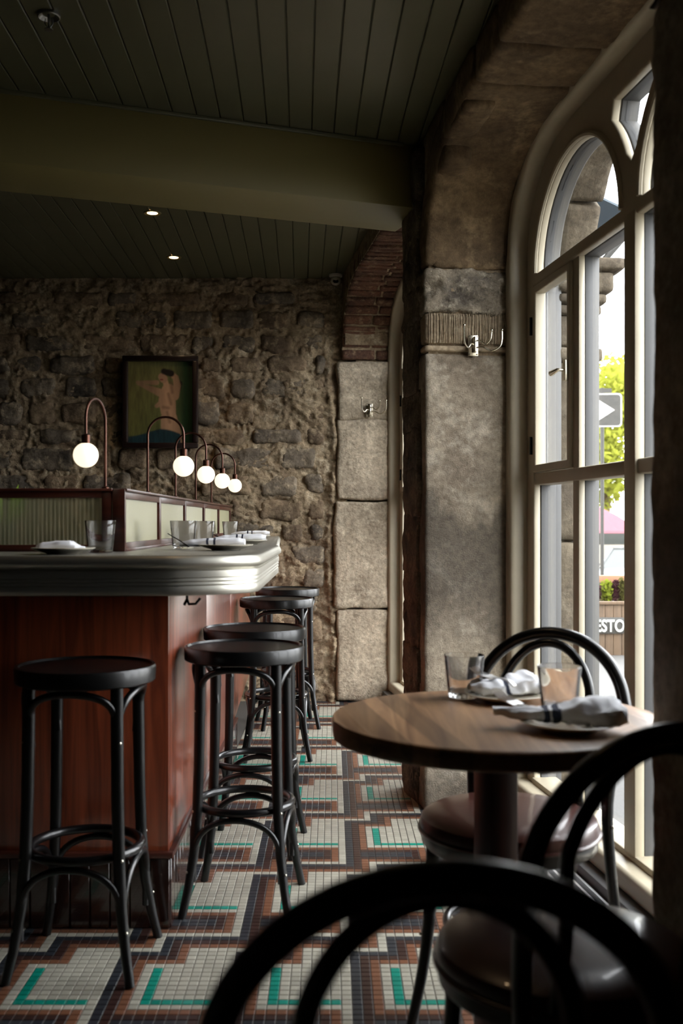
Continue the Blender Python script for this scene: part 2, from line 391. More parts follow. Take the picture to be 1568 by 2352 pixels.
X0T = 0.0486; Y0T = 2.4966 - S / 2
def tile_mb(mb, x, y, g=0.0011, b=0.0011, zt=0.0):
    a = S - g; e = b
    vs = [(x + g, y + g, -.003), (x + a, y + g, -.003), (x + a, y + a, -.003), (x + g, y + a, -.003),
          (x + g, y + g, zt - b), (x + a, y + g, zt - b), (x + a, y + a, zt - b), (x + g, y + a, zt - b),
          (x + g + e, y + g + e, zt), (x + a - e, y + g + e, zt), (x + a - e, y + a - e, zt), (x + g + e, y + a - e, zt)]
    fs = [(0, 1, 5, 4), (1, 2, 6, 5), (2, 3, 7, 6), (3, 0, 4, 7), (4, 5, 9, 8), (5, 6, 10, 9), (6, 7, 11, 10), (7, 4, 8, 11), (8, 9, 10, 11)]
    return vs, fs
tmesh = {}
for k_, m_ in TM.items():
    b_ = MB(); b_.add(*tile_mb(b_, 0, 0)); tmesh[k_] = b_.mesh('tile', m_, smooth=False)
singles = []
for j in range(-5, 6):
    for i in range(-36, 12):
        x = X0T + i * S; y = Y0T + j * S
        sx = 762 + (x + S / 2) / (y) * 2375
        if y > 2.38 and -6 < sx < 1000 and not (430 < sx < 520 and False): singles.append((y, i, j))
singles.sort(); singles = [(i, j) for _, i, j in singles[:300]]
sset = set(singles)
for (i, j) in singles:
    link_mesh('tile', tmesh[rows[j % 24][i % 12]], floor, (X0T + i * S, Y0T + j * S, 0))
V = []; F = []; MI = []
keys = list(TM.keys())
for j in range(-84, 166):
    y = Y0T + j * S
    if y + S > YB - 0.005: continue
    for i in range(-82, 33):
        if (i, j) in sset: continue
        x = X0T + i * S
        if x < -0.5 and y > 3.02: continue
        if x > 0.8919 - 0.125 * y + 0.30: continue
        n = len(V); v_, f_ = tile_mb(None, x, y)
        V += v_; F += [tuple(q + n for q in f) for f in f_]; MI += [keys.index(rows[j % 24][i % 12])] * 9
me = np_mesh('mosaic_tiles', V, F, TM['W'], False)
for k_ in keys[1:]: me.materials.append(TM[k_])
me.polygons.foreach_set('material_index', MI)
mt = link_mesh('mosaic_tiles', me, floor); mt['kind'] = 'stuff'

# ================================================================== CEILING
ceiling = struct(MB().prism([(-4.2, -2.6), (0.8919 + .325 + .45, -2.6), (0.8919 - .125 * 6.95 + .45, 6.95), (-4.2, 6.95)], CEIL + 0.012, CEIL + 0.12).build('ceiling', M['ceil'], smooth=False))
BW = 0.0897
for k in range(-46, 14):
    xa = lambda y, kk: -0.0513 + kk * BW - 0.0295 * (y - 3.131)
    mb = MB(); g = 0.0016; e = 0.003; y0 = -2.5; y1 = min(6.86, (1.149 - k * BW) / .0955)
    if y1 < -2: continue
    pr = [(g, CEIL + .011), (g, CEIL + e), (g + e, CEIL), (BW - g - e, CEIL), (BW - g, CEIL + e), (BW - g, CEIL + .011)]
    vs = [(xa(y0, k) + a, y0, z) for a, z in pr] + [(xa(y1, k) + a, y1, z) for a, z in pr]
    mb.add(vs, [(i, (i + 1) % 6, 6 + (i + 1) % 6, 6 + i) for i in range(6)] + [tuple(range(6)), tuple(range(11, 5, -1))])
    mb.build('ceiling_board', M['ceil'], ceiling, smooth=False)
# beam
bd = Vector((1, 0.359, 0)).normalized(); bnrm = Vector((-bd.y, bd.x, 0)); bp = Vector((-1.211, 3.775, 0))
def BT(a, b, z): p = bp + bd * a + bnrm * b; return (p.x, p.y, z)
beam = MB().box(-3.1, 1.72, 0, 0.355, 2.476, CEIL - 0.001, T=BT).build('ceiling_beam', M['beam'], bevel=0.004); struct(beam)
MB().box(-3.1, 1.60, -0.014, 0, CEIL - 0.016, CEIL - 0.001, T=BT).build('cover_strip', M['ceil'], beam, bevel=0.003)

# ================================================================== WALLS (shell)
struct(MB().box(-4.35, -4.2, -2.7, 7.0, -0.1, 2.9).build('wall_left', M['plaster'], smooth=False))
struct(MB().box(-4.3, 1.6, -2.75, -2.6, -0.1, 2.9).build('wall_front', M['plaster'], smooth=False))

# ---- back wall: mortar bed with rubble stones
xs = np.concatenate([np.arange(-4.2, -2.6, 0.04), np.arange(-2.6, 0.10, 0.0095)]); zs = np.arange(-0.02, 2.78, 0.0095)
XX, ZZ = np.meshgrid(xs, zs)
P = np.stack([XX.ravel(), np.full(XX.size, YB), ZZ.ravel()], 1)
warp = np.stack([fbm(P, 3, 3, 41), P[:, 1] * 0, fbm(P, 3, 3, 57)], 1) * 0.05
f1 = fbm(P + warp, 5.5, 5, 3); ridge = 1 - np.abs(fbm(P + warp * 2, 9, 4, 8)) * 2
PS = P * [1, 1, 1.9]
rid2 = 1 - np.abs(fbm(PS + warp * 3, 17, 4, 28)) * 2.4
dsp = 0.030 * f1 + 0.018 * ridge + 0.015 * rid2 + 0.004 * vn(P, 60, 5)
crack = np.exp(-((P[:, 0] - (-0.005 + 0.02 * np.sin(P[:, 2] * 5) + 0.012 * fbm(P, 6, 3, 77))) / 0.022) ** 2) * (P[:, 2] < 2.2)
P2 = P.copy(); P2[:, 1] = YB + 0.012 - dsp - crack * 0.022
nx, nz = len(xs), len(zs); I = np.arange(nx * nz).reshape(nz, nx)
F = np.stack([I[:-1, :-1].ravel(), I[:-1, 1:].ravel(), I[1:, 1:].ravel(), I[1:, :-1].ravel()], 1)
wall_back = struct(link_mesh('wall_back', np_mesh('wall_back', P2, F, M['mortar'])))
MB().box(-4.3, 0.72, YB + 0.06, YB + 0.3, -0.1, 2.9).build('wall_core', M['mortar'], wall_back, smooth=False)
rng = random.Random(11)
z = 0.04; course = 0
while z < 2.66:
    h = rng.uniform(0.12, 0.19); h = min(h, 2.7 - z)
    x = -2.55 + rng.uniform(-.1, .1)
    while x < -0.06:
        w = rng.uniform(0.17, 0.40)
        x1 = min(x + w, -0.035)
        if x1 - x < 0.08: break
        if rng.random() < 0.93:
            sh = rng.uniform(0, 0.03); proud = rng.uniform(-0.002, 0.018)
            seed = rng.randrange(1000)
            n_ = (max(8, int((x1 - x) / 0.014)), 3, max(7, int(h / 0.014)))
            rock('stone', (x + 0.016, YB - 0.014 - proud, z + sh * .4), (x1 - 0.014, YB + 0.05, z + h - 0.022), n_, M['rubble'] if rng.random() < .55 else M['rubble2'],
                 wall_back, None, rng.uniform(0.020, 0.032), 11, 0.045, seed, oct=5)
        x = x1 + rng.uniform(0.0, 0.03)
    z += h; course += 1
# jamb ashlars beside the far window
for (z0, z1, sd) in ((0.0, 0.602, 3), (0.603, 1.30, 5), (1.301, 1.818, 7), (1.82, 2.20, 9)):
    rock('ashlar_block', (0.028 + 0.012 * math.sin(sd), YB - 0.045, z0), (0.56, YB + 0.07, z1), (26, 3, max(12, int((z1 - z0) / .022))), M['ashlar2'], wall_back, None, 0.024, 7, 0.016, sd, oct=6)

# ================================================================== WINDOW WALL
OP = 2.11
def arch_pts(width, spring, crown, A, p=2.4, n=18):
    """outline of an opening: (w, z) from the foot of the far jamb over the arch to the near jamb"""
    pts = [(0.0, spring)]; b = crown - spring
    for i in range(1, n + 1):
        t = i / n * PI / 2
        pts.append((A * (1 - max(math.cos(t), 0) ** (2 / p)), spring + b * math.sin(t) ** (2 / p)))
    m = int((width - 2 * A) / 0.06) + 1
    L_ = len(pts)
    mid = [(A + (width - 2 * A) * k / m, crown) for k in range(1, m)]
    return pts + mid + [(width - w, z) for (w, z) in reversed(pts)]
def arclen(pts):
    L_ = [0.0]
    for a, b in zip(pts, pts[1:]): L_.append(L_[-1] + math.hypot(b[0] - a[0], b[1] - a[1]))
    return np.array(L_)
def arch_map(pts, uoff, sgn=-1):
    """maps (length along arch, D, thickness outwards) to the room"""
    PT = np.array(pts); AL = arclen(pts)
    def T(Q):
        l = Q[:, 0]; w = np.interp(l, AL, PT[:, 0]); z = np.interp(l, AL, PT[:, 1])
        e = 0.02; w2 = np.interp(np.clip(l + e, 0, AL[-1]), AL, PT[:, 0]); z2 = np.interp(np.clip(l + e, 0, AL[-1]), AL, PT[:, 1])
        w1 = np.interp(np.clip(l - e, 0, AL[-1]), AL, PT[:, 0]); z1 = np.interp(np.clip(l - e, 0, AL[-1]), AL, PT[:, 1])
        dw, dz = w2 - w1, z2 - z1; ln = np.hypot(dw, dz) + 1e-9
        nw, nz_ = -dz / ln, dw / ln
        return WT(np.stack([uoff - (w + nw * Q[:, 2]), Q[:, 1], z + nz_ * Q[:, 2]], 1))
    return T, AL[-1]
inner1 = arch_pts(OP, 2.18, 2.605, 0.62)
wall_right = MB()
# core: piers and lintel masonry
for (a, b) in ((0.02, 0.35), (-2.9, -2.13), (-7.0, -2.9)):
    wall_right.box(a, b, 0.02, 0.62, -0.1, 2.9, T=W3)
for u_end in (0.0, 2.48):
    for (w0, z0), (w1, z1) in zip(inner1, inner1[1:]):
        if w1 - w0 < 1e-4: continue
        wall_right.box(u_end - w1, u_end - w0, 0.02, 0.515, max(z0, z1) + 0.06, 2.95, T=W3)
wall_right.box(2.545, 2.9, 0.1, 0.62, 2.2, 2.9, T=W3)
for a, b in ((-2.14, 0.03), (0.35, 2.6)): wall_right.box(a, b, 0.02, 0.62, -0.12, -0.002, T=W3)
wall_right = struct(wall_right.build('wall_right', M['mortar'], smooth=False))
# pier between the windows, and the near pier
def pier(u0, u1, zcuts, seed, us=1):
    for k, (z0, z1, mk, amp, sc) in enumerate(zcuts):
        rock('ashlar_block', (u0, 0.0, z0 + .002), (u1, 0.405, z1 - .002), ((30, 40, 18) if mk == 'roughstone2' else (max(8, int((u1 - u0) / .022)), 24, max(5, int((z1 - z0) / .018)))), M[mk], wall_right, WT, amp, sc, 0.014, seed + k * 7, oct=5)
pier(0.0, 0.37, ((-0.01, 1.84, 'ashlar', 0.009, 6), (1.845, 1.875, 'combed', 0.004, 12), (1.878, 2.005, 'combed', 0.003, 8), (2.006, 2.18, 'roughstone2', 0.034, 20)), 100)
rock('ashlar_block', (0.0, 0.03, 2.184), (0.37, 0.405, 2.75), (16, 16, 24), M['archstone'], wall_right, WT, 0.008, 8, 0.02, 131)
pier(-2.52, -2.11, ((-0.01, 2.18, 'ashlar', 0.008, 14), (2.182, 2.75, 'archstone', 0.010, 9)), 160)
rq = random.Random(21); zq = 0.0; kq = 0
while zq < 2.6:
    hq = rq.uniform(.10, .24)
    rock('quoin_stone', (0.085 + rq.uniform(-.02, .02), -0.016, zq - .006), (0.378 + rq.uniform(-.004, .014), 0.06, zq + hq + .006), (14, 4, 10), M['roughstone'], wall_right, WT, 0.015, 15, 0.010, 700 + kq); zq += hq; kq += 1
for u0 in (-3.4, -4.4, -5.4, -6.4):
    pier(u0, u0 + 0.87 if u0 > -3.5 else u0 + .99, ((-0.01, 1.0, 'ashlar', 0.012, 7), (1.005, 2.0, 'ashlar', 0.012, 7), (2.005, 2.75, 'archstone', 0.012, 7)), int(-u0 * 50))
# comb marks: fine vertical flutes on the dressed band
cm = MB(); rg = random.Random(4)
for k in range(46):
    D = 0.02 + k * 0.0082 + rg.uniform(-.002, .002)
    cm.tube([W3(-0.001, D, 1.88), W3(-0.004, D + rg.uniform(-.002, .002), 1.94), W3(-0.001, D, 2.0)], rg.uniform(.0012, .0024), 5)
o_ = cm.build('comb_flutes', M['combed'], wall_right); o_['kind'] = 'stuff'
# voussoirs of the near arch
Tv, LV = arch_map(inner1, 0.0)
cuts = [0.0, 0.98, 1.26, 1.62, 1.98, 2.3, 2.62, LV]
for k, (a, b) in enumerate(zip(cuts, cuts[1:])):
    rock('voussoir', (a + .004, 0.0, 0.0), (b - .004, 0.405, 0.14), (max(8, int((b - a) / .024)), 18, 5), M['archstone'], wall_right, Tv, 0.011, 7, 0.02, 200 + k, oct=5)
# spandrel stones above the near arch (fill to the ceiling)
Pz = []
for k, (a, b) in enumerate(((0.0, 0.30), (0.30, 0.62), (OP - 0.62, OP - 0.3), (OP - 0.3, OP))):
    zt = 2.62 if (k in (0, 3)) else 2.70
    rock('spandrel_stone', (-b, 0.008, zt - .12), (-a, 0.12, 2.755), (14, 4, 10), M['archstone'], wall_right, WT, 0.008, 8, 0.02, 230 + k)
# brick arch over the far window
inner2 = arch_pts(2.13, 2.20, 2.625, 0.62)
Tb, LB = arch_map(inner2, 2.50)
l = 0.0; k = 0; rb = random.Random(5)
while l < LB - 0.02:
    h = 0.0735 + rb.uniform(-.004, .004)
    off = 0.0 if k % 2 else 0.10
    edges = [0.0, 0.12 + off, 0.405] if k % 2 == 0 else [0.0, 0.19, 0.405]
    for a, b in zip(edges, edges[1:]):
        pr = rb.uniform(-.006, .004)
        rock('brick', (l + .006, a + .005, pr), (min(l + h - .007, LB), b - .006, 0.10), (5, 8, 3), M['brick'], wall_right, Tb, 0.006, 22, 0.008, 300 + k * 3 + int(a * 10))
    l += h; k += 1
# mortar behind the bricks
mbk = MB()
for (w0, z0), (w1, z1) in zip(inner2, inner2[1:]):
    nz_ = 0.012
    mbk.add([W3(2.50 - w0 + (0.012 if w0 < .4 else 0), D, z0 + nz_) for D in (0.004, 0.41)] + [W3(2.50 - w1 + (0.012 if w1 < .4 else 0), D, z1 + nz_) for D in (0.41, 0.004)], [(0, 1, 2, 3)])
    mbk.add([W3(2.50 - w0, 0.004, z0 + nz_), W3(2.50 - w1, 0.004, z1 + nz_), W3(2.50 - w1, 0.004, 2.78), W3(2.50 - w0, 0.004, 2.78)], [(0, 1, 2, 3)])
mbk.build('arch_mortar', M['mortar'], wall_right, smooth=False)
# outer reveal and arch stones
outer1 = arch_pts(OP - 0.2, 2.10, 2.74, 0.85, 2.0)
for (ue, tag_) in ((-0.10, 0), (2.40, 1)):
    To, LO = arch_map(outer1, ue)
    for k in range(8):
        a, b = LO * k / 8, LO * (k + 1) / 8
        rock('outer_voussoir', (a + .003, 0.515, 0.0), (b - .003, 0.67, 0.42), (12, 6, 6), M['extstone'], wall_right, To, 0.008, 8, 0.02, 400 + k + tag_ * 20)
for (a, b) in ((-0.10, 0.45), (-2.6, -2.01), (2.40, 2.9)):
    for k, (z0, z1) in enumerate(((-0.2, 0.45), (0.455, 1.08), (1.085, 1.80), (1.86, 1.99))):
        rock('outer_ashlar', (a, 0.515, z0), (b, 0.67, z1), (20, 8, 20), M['extstone'], wall_right, WT, 0.009, 9, 0.02, 500 + k + int(a * 30))
    for (z0, z1, pj) in ((1.80, 1.86, 0.035), (1.985, 2.03, 0.03), (2.03, 2.075, 0.05), (2.075, 2.16, 0.075), (2.16, 2.215, 0.115)):
        rock('capital_moulding', (a - pj * .4, 0.515, z0), (b + pj * .4, 0.67 + pj, z1), (14, 10, 4), M['extstone'], wall_right, WT, 0.004, 12, 0.018, 560)

# ================================================================== WINDOWS
def curve_plate(name, outlines, depth, bev, m, parent, y0):
    """2-D outlines (w,z) with holes, extruded along D, joined by the curve filler"""
    cu = bpy.data.curves.new(name, 'CURVE'); cu.dimensions = '2D'; cu.fill_mode = 'BOTH'; cu.extrude = depth / 2 - bev; cu.bevel_depth = bev; cu.bevel_resolution = 2; cu.offset = -bev
    for pl in outlines:
        sp = cu.splines.new('POLY'); sp.points.add(len(pl) - 1)
        for i, (x, y) in enumerate(pl): sp.points[i].co = (x, y, 0, 1)
        sp.use_cyclic_u = True
    tmp = bpy.data.objects.new('tmp', cu); C.objects.link(tmp)
    bpy.context.view_layer.update()
    me = bpy.data.meshes.new_from_object(tmp.evaluated_get(bpy.context.evaluated_depsgraph_get()))
    bpy.data.objects.remove(tmp); bpy.data.curves.remove(cu)
    me.transform(Matrix(((-1, 0, 0, 0), (0, 0, 1, y0 + depth / 2), (0, 1, 0, 0), (0, 0, 0, 1))))   # w -> -u, z up, depth -> D
    me.materials.clear(); me.materials.append(m); me.name = name
    bm = bmesh.new(); bm.from_mesh(me); bmesh.ops.recalc_face_normals(bm, faces=bm.faces)
    for f in bm.faces: f.smooth = True
    for e in bm.edges:
        if len(e.link_faces) == 2 and e.calc_face_angle(0) > R(35): e.smooth = False
    bm.to_mesh(me); bm.free()
    return link_mesh(name, me, parent)
CW = OP / 2 + 0.015
def make_window(name, label, uoff, xoff=0.0):
    root = bpy.data.objects.new(name, None); C.objects.link(root); root['kind'] = 'structure'; root['label'] = label
    root.matrix_world = Matrix.Translation((xoff, 0, 0)) @ WMAT @ Matrix.Translation((uoff, 0, 0))
    out = [(-0.02, 0.07)] + [(w if 0 < w < OP else (w - .02 if w == 0 else w + .02), z) for (w, z) in arch_pts(OP, 2.19, 2.655, 0.60)] + [(OP + .02, 0.07)]
    def inset(d, z0):
        a = arch_pts(OP - 2 * d, 2.17, 2.655 - d, 0.60 - d * .3); return [(d, z0)] + [(w + d, z) for w, z in a] + [(OP - d, z0)]
    # outer frame ring (front, proud) and inner rebate ring
    curve_plate('frame', [out, inset(0.062, 0.135)], 0.11, 0.020, M['cream'], root, 0.335)
    ZT, A_, B_ = 2.13, 0.405, 0.350
    def half(c):
        return [(c - A_, ZT)] + [(c - A_ * math.cos(t), ZT + B_ * math.sin(t)) for t in [PI * k / 28 for k in range(1, 28)]] + [(c + A_, ZT)]
    cL, cR = 0.14 + 0.445, OP - 0.14 - 0.445 + 0.03
    low = [(0.14, 0.15), (0.14, 2.085), (OP - 0.14, 2.085), (OP - 0.14, 0.15)]
    ro = 0.47; tips = []
    aL = [(cL + 0.485 * math.cos(t), ZT + 0.425 * math.sin(t)) for t in [R(20) + (R(47) - R(20)) * k / 10 for k in range(11)]]
    aL = [(w, z) for (w, z) in aL if w < CW - 0.004]
    sp = [(CW, ZT + .13)] + aL[1:] + [(aL[-1][0] + .02, 2.497)] + [(2 * CW - aL[-1][0] - .02, 2.497)] + [(2 * CW - w, z) for (w, z) in reversed(aL[1:])]
    curve_plate('tracery', [inset(0.055, 0.10), half(cL), half(cR), sp, low], 0.030, 0.008, M['cream'], root, 0.405)
    curve_plate('outer_tracery', [inset(0.055, 0.10), half(cL), half(cR), sp, low], 0.062, 0.004, M['outpaint'], root, 0.4355)
    def member(nm, w0, w1, z0, z1, d0=0.405, d1=0.49, bev=0.006, m=M['cream'], par=None):
        return MB().box(-w1, -w0, d0, d1, z0, z1).build(nm, m, par or root, bevel=bev)
    member('mullion', CW - 0.042, CW + 0.042, 0.14, 2.10, 0.40, 0.432); member('outer_mullion', CW - 0.040, CW + 0.040, 0.14, 2.10, 0.4325, 0.50, .003, M['outpaint'])
    # raised bead on the mullion
    for c in (cL, cR):
        member('mullion', c - 0.03, c + 0.03, 0.145, 2.09, 0.412, 0.436); member('outer_mullion', c - 0.028, c + 0.028, 0.145, 2.09, 0.4365, 0.488, .003, M['outpaint'])
        member('transom', c - 0.445, c + 0.445, 1.304, 1.35, 0.408, 0.48)
    member('bottom_rail', 0.13, OP - 0.13, 0.085, 0.155, 0.40, 0.50)
    # opening casements (outermost lights, between the transoms)
    for (a, b, hs) in ((0.142, cL - 0.031, 0), (cR + 0.031, OP - 0.142, 1)):
        t = 0.030
        o = [(a, 1.353), (a, 2.083), (b, 2.083), (b, 1.353)]; i_ = [(a + t, 1.353 + t), (a + t, 2.083 - t), (b - t, 2.083 - t), (b - t, 1.353 + t)]
        sash = curve_plate('casement', [o, i_], 0.045, 0.006, M['cream'], root, 0.400)
        for zc in (1.46, 1.93):
            wh = a - 0.012 if hs == 0 else b + 0.012
            MB().tube([(-wh, 0.398, zc - .035), (-wh, 0.398, zc + .035)], 0.006, 8).build('hinge', M['black'], sash)
        wl = b - 0.02 if hs == 0 else a + 0.02
        lt = MB().box(-wl - .012, -wl + .012, 0.386, 0.40, 1.66, 1.735, 0)
        lt.tube([(-wl, 0.388, 1.70), (-wl + .0, 0.365, 1.70), (-wl + .045, 0.355, 1.692)], [.006, .007, .011], 8)
        lt.build('latch', M['nickel'], sash, bevel=0.003)
    gl = [(0.13, cL, .15, 1.31), (cL, CW, .15, 1.31), (CW, cR, .15, 1.31), (cR, OP - .13, .15, 1.31), (0.17, cL - .05, 1.38, 2.06), (cL, CW, 1.34, 2.09), (CW, cR, 1.34, 2.09), (cR + .05, OP - .17, 1.38, 2.06)]
    for (a, b, z0, z1) in gl:
        MB().box(-b, -a, 0.450, 0.455, z0, z1).build('pane', M['glass'], root, smooth=False)
    for c in (cL, cR):
        pl = [(-(w), z) for w, z in half(c)]
        mb = MB(); n = len(pl)
        mb.add([(x, 0.450, z) for x, z in pl] + [(x, 0.455, z) for x, z in pl], [tuple(range(n)), tuple(range(2 * n - 1, n - 1, -1))] + [(i, (i + 1) % n, n + (i + 1) % n, n + i) for i in range(n)])
        mb.build('pane', M['glass'], root, smooth=False)
        # glazing moulding round the arch light
        q = [(-(c - (A_ + .012) * math.cos(t)), 0.405, ZT + (B_ + .012) * math.sin(t)) for t in [PI * k / 30 for k in range(31)]]
        MB().tube(q, 0.011, 8).build('arch_bead', M['cream'], root)
    n = len(sp); mb = MB(); mb.add([(-w, 0.45, z) for w, z in sp] + [(-w, 0.455, z) for w, z in sp], [tuple(range(n)), tuple(range(2 * n - 1, n - 1, -1))] + [(i, (i + 1) % n, n + (i + 1) % n, n + i) for i in range(n)])
    mb.build('pane', M['glass'], root, smooth=False)
    # grey outer frame members seen through the glass
    for a, b in ((0.05, 0.112), (OP - 0.112, OP - 0.05)):
        member('outer_stile', a, b, 0.0, 2.2, 0.49, 0.53, 0.004, M['outpaint'])
    # sill ledge
    MB().box(-OP + .02, -.02, 0.30, 0.41, 0.0, 0.072).build('window_sill', M['outpaint'], root, bevel=0.006)
    return root
win1 = make_window('window_1', 'tall arched cream casement window beside the round table', 0.0)
win2 = make_window('window_2', 'far arched cream window partly hidden behind the stone pier', 2.52, -0.035)
# floor convector grille in front of the near window
gr = empty('floor_grille', 'black and silver slotted heater grille on the floor below the near window', 'grille', W3(-1.05, 0.2, 0.0), WALL_RZ)
MB().box(-0.98, 0.98, -0.10, 0.098, 0.001, 0.012).build('tray', M['black'], gr, smooth=False)   # local x along wall
for k in range(7):
    yy = -0.085 + k * 0.028
    MB().box(-0.97, 0.97, yy, yy + 0.008, 0.012, 0.045).build('slat', M['steel'], gr, smooth=False)
for xx in (-0.985, 0.975): MB().box(xx, xx + 0.01, -0.10, 0.098, 0.001, 0.047).build('end_rail', M['steel'], gr, smooth=False)
gr.scale = (1, -1, 1)

# ================================================================== BAR
bar = empty('bar_counter', 'long mahogany bar with a moulded pewter counter along the left', 'bar', (0, 0, 0))
def smooth_path():
    p = [(-4.1, 2.714), (-2.5, 2.714), (-1.2, 2.714), (-0.60, 2.714), (-0.44, 2.716), (-0.40, 2.722), (-0.31, 2.764), (-0.27, 2.79), (-0.228, 2.832), (-0.210, 2.868), (-0.202, 2.91), (-0.20, 2.98), (-0.2, 3.95), (-0.212, 4.0), (-0.335, 6.60)]
    return p
PTH = smooth_path()
def offset(pth, d):
    out = []
    for i, p in enumerate(pth):
        a = Vector(pth[max(i - 1, 0)]); b = Vector(pth[min(i + 1, len(pth) - 1)]); q = Vector(p)
        t1 = (q - a).normalized() if i > 0 else (b - q).normalized(); t2 = (b - q).normalized() if i < len(pth) - 1 else t1
        n1 = Vector((t1.y, -t1.x)); n2 = Vector((t2.y, -t2.x)); n = (n1 + n2).normalized(); k = 1 / max(n.dot(n1), .5)
        out.append((p[0] + n.x * d * k, p[1] + n.y * d * k))
    return out
ZT_, ZB_ = 1.070, 0.964
prof = [(-0.030, 0.0), (-0.004, 0.0), (0.000, -.003), (0.004, -.010), (0.0065, -.018), (0.006, -.026), (0.001, -.031), (-0.007, -.034), (-0.0085, -.038), (-0.003, -.0405), (-0.002, -.048), (-0.002, -.058), (-0.005, -.060), (-0.003, -.063),
        (-0.003, -.068), (-0.006, -.070), (-0.0035, -.073), (-0.0035, -.078), (-0.0065, -.080), (-0.004, -.083), (-0.004, -.103), (-0.007, -.106), (-0.03, -.106)]
mb = MB(); rings = [[(x, y, ZT_ + dz) for x, y in offset(PTH, o)] for (o, dz) in prof]; n = len(PTH)
for r_ in rings: mb.v += r_
for i in range(len(prof) - 1):
    for j in range(n - 1): mb.f.append((i * n + j, i * n + j + 1, (i + 1) * n + j + 1, (i + 1) * n + j)); mb.m.append(0)
mb.build('counter_edge', M['zinc'], bar, angle=55)
top = offset(PTH, -0.029); back = [(-0.86, 6.6), (-0.86, 3.34), (-4.1, 3.34)]
def slab(nm, z0, z1, m): return MB().prism(top + back, z0, z1).build(nm, m, bar, smooth=False)
slab('countertop', 1.06, 1.0699, M['zinc']); slab('underside', 0.9645, 0.975, M['mahog_dark'])
# body panels
for k in range(3):
    x1 = -0.468 - k * 1.21; MB().box(x1 - 1.207, x1, 2.962, 2.985, 0.215, 0.966).build('front_panel', M['mahog'], bar, bevel=0.002)
ys = [2.962, 3.86, 4.76, 5.0]; 
for a, b in zip(ys, ys[1:]): MB().box(-0.490, -0.4675, a + .001 if a > 2.97 else 2.987, b - .001, 0.215, 0.966).build('side_panel', M['mahog'], bar, bevel=0.002)
MB().add([(-.4675, 5.001, .215), (-.522, 6.6, .215), (-.545, 6.6, .215), (-.49, 5.001, .215), (-.4675, 5.001, .966), (-.522, 6.6, .966), (-.545, 6.6, .966), (-.49, 5.001, .966)],
    [(0, 1, 5, 4), (1, 2, 6, 5), (2, 3, 7, 6), (3, 0, 4, 7), (0, 3, 2, 1), (4, 5, 6, 7)]).build('side_panel', M['mahog'], bar, smooth=False)
# skirting of upright glazed tiles with a cap
M['skirt'] = mat('dark_glazed_tile', srgb(48, 28, 22), 0.16, coat=0.6)
M['brass'] = mat('brass_trim', (0.30, 0.17, 0.07), 0.4, 1)
stile = MB().box(0.0012, 0.0558, -0.012, 0.0, 0.001, 0.2).mesh('skirting_tile', M['skirt'], bevel=0.0022, seg=1)
core = MB().box(-4.0, -0.47, 2.962, 2.99, 0.001, 0.2).box(-0.49, -0.47, 2.99, 5.0, 0.001, 0.2); core.build('skirting_bed', M['brass'], bar, smooth=False)
for k in range(40):
    o = link_mesh('skirting_tile', stile, bar, (-0.462 - (k + 1) * 0.057, 2.960, 0))
for k in range(36):
    o = link_mesh('skirting_tile', stile, bar, (-0.470, 2.952 + k * 0.057, 0)); o.rotation_euler = (0, 0, R(90))
MB().box(-4.0, -0.452, 2.943, 2.965, 0.2, 0.217).box(-0.472, -0.452, 2.965, 5.0, 0.2, 0.217).build('skirting_cap', M['mahog_dark'], bar, bevel=0.003)
hk = MB(); hk.tube([(-0.392, 2.80, 0.964), (-0.392, 2.80, .95), (-0.385, 2.785, .938), (-0.365, 2.77, .94), (-0.352, 2.765, .955)], 0.0035, 8); hk.tube([(-0.392, 2.80, .95), (-0.398, 2.79, .936)], 0.004, 8)
hk.build('bag_hook', M['black'], bar)

# ---- reeded-glass screen on the counter
scr = empty('glass_screen', 'low mahogany-framed screen of reeded glass running along the bar top', 'screen', (0, 0, 1.0705))
SZ = 0.182
def reed_pane(x0, y0, x1, y1, z0, z1, pitch=0.0085):
    L_ = math.hypot(x1 - x0, y1 - y0); n = int(L_ / pitch) * 4; t = np.linspace(0, 1, n + 1); dx, dy = (x1 - x0) / L_, (y1 - y0) / L_
    off = 0.0034 * np.abs(np.sin(t * n / 4 * PI))
    mb = MB(); vs = []
    for z_ in (z0, z1):
        for i in range(n + 1): vs.append((x0 + dx * L_ * t[i] + dy * off[i], y0 + dy * L_ * t[i] - dx * off[i], z_))
    mb.add(vs, [(i, i + 1, n + 2 + i, n + 1 + i) for i in range(n)]); return mb
SX = -0.635; Y0s = 3.135
ysc = [3.135 + 0.66 * k for k in range(6)]
for k in range(5):
    a, b = ysc[k], ysc[k + 1]
    fr = MB(); t = 0.018
    fr.box(SX - .018, SX + .006, a, a + t, 0.0, SZ); fr.box(SX - .018, SX + .006, b - t, b, 0.0, SZ)
    fr.box(SX - .018, SX + .006, a + t, b - t, 0.0, 0.026); fr.box(SX - .018, SX + .006, a + t, b - t, SZ - 0.022, SZ)
    f = fr.build('panel_frame', M['mahog_dark'], scr, bevel=0.002)
    reed_pane(SX - .006, a + t, SX - .006, b - t, 0.024, SZ - 0.02).build('pane', M['reeded'], f, angle=80)
MB().box(SX - .028, SX + .016, Y0s - .008, ysc[-1] + .004, SZ, SZ + .008).build('top_rail', M['mahog_dark'], scr, bevel=0.002)
MB().box(SX - .024, SX + .012, Y0s, ysc[-1], -.0002, 0.008).build('base_rail', M['mahog_dark'], scr, bevel=0.002)
MB().box(-0.662, -0.624, 3.118, 3.136, 0, SZ + .006).build('corner_post', M['mahog_dark'], scr, bevel=0.002)
M['picframe'] = mat('dark_picture_frame', srgb(30, 18, 16), .35, coat=.3)
xf = [-0.664, -1.56, -2.46]
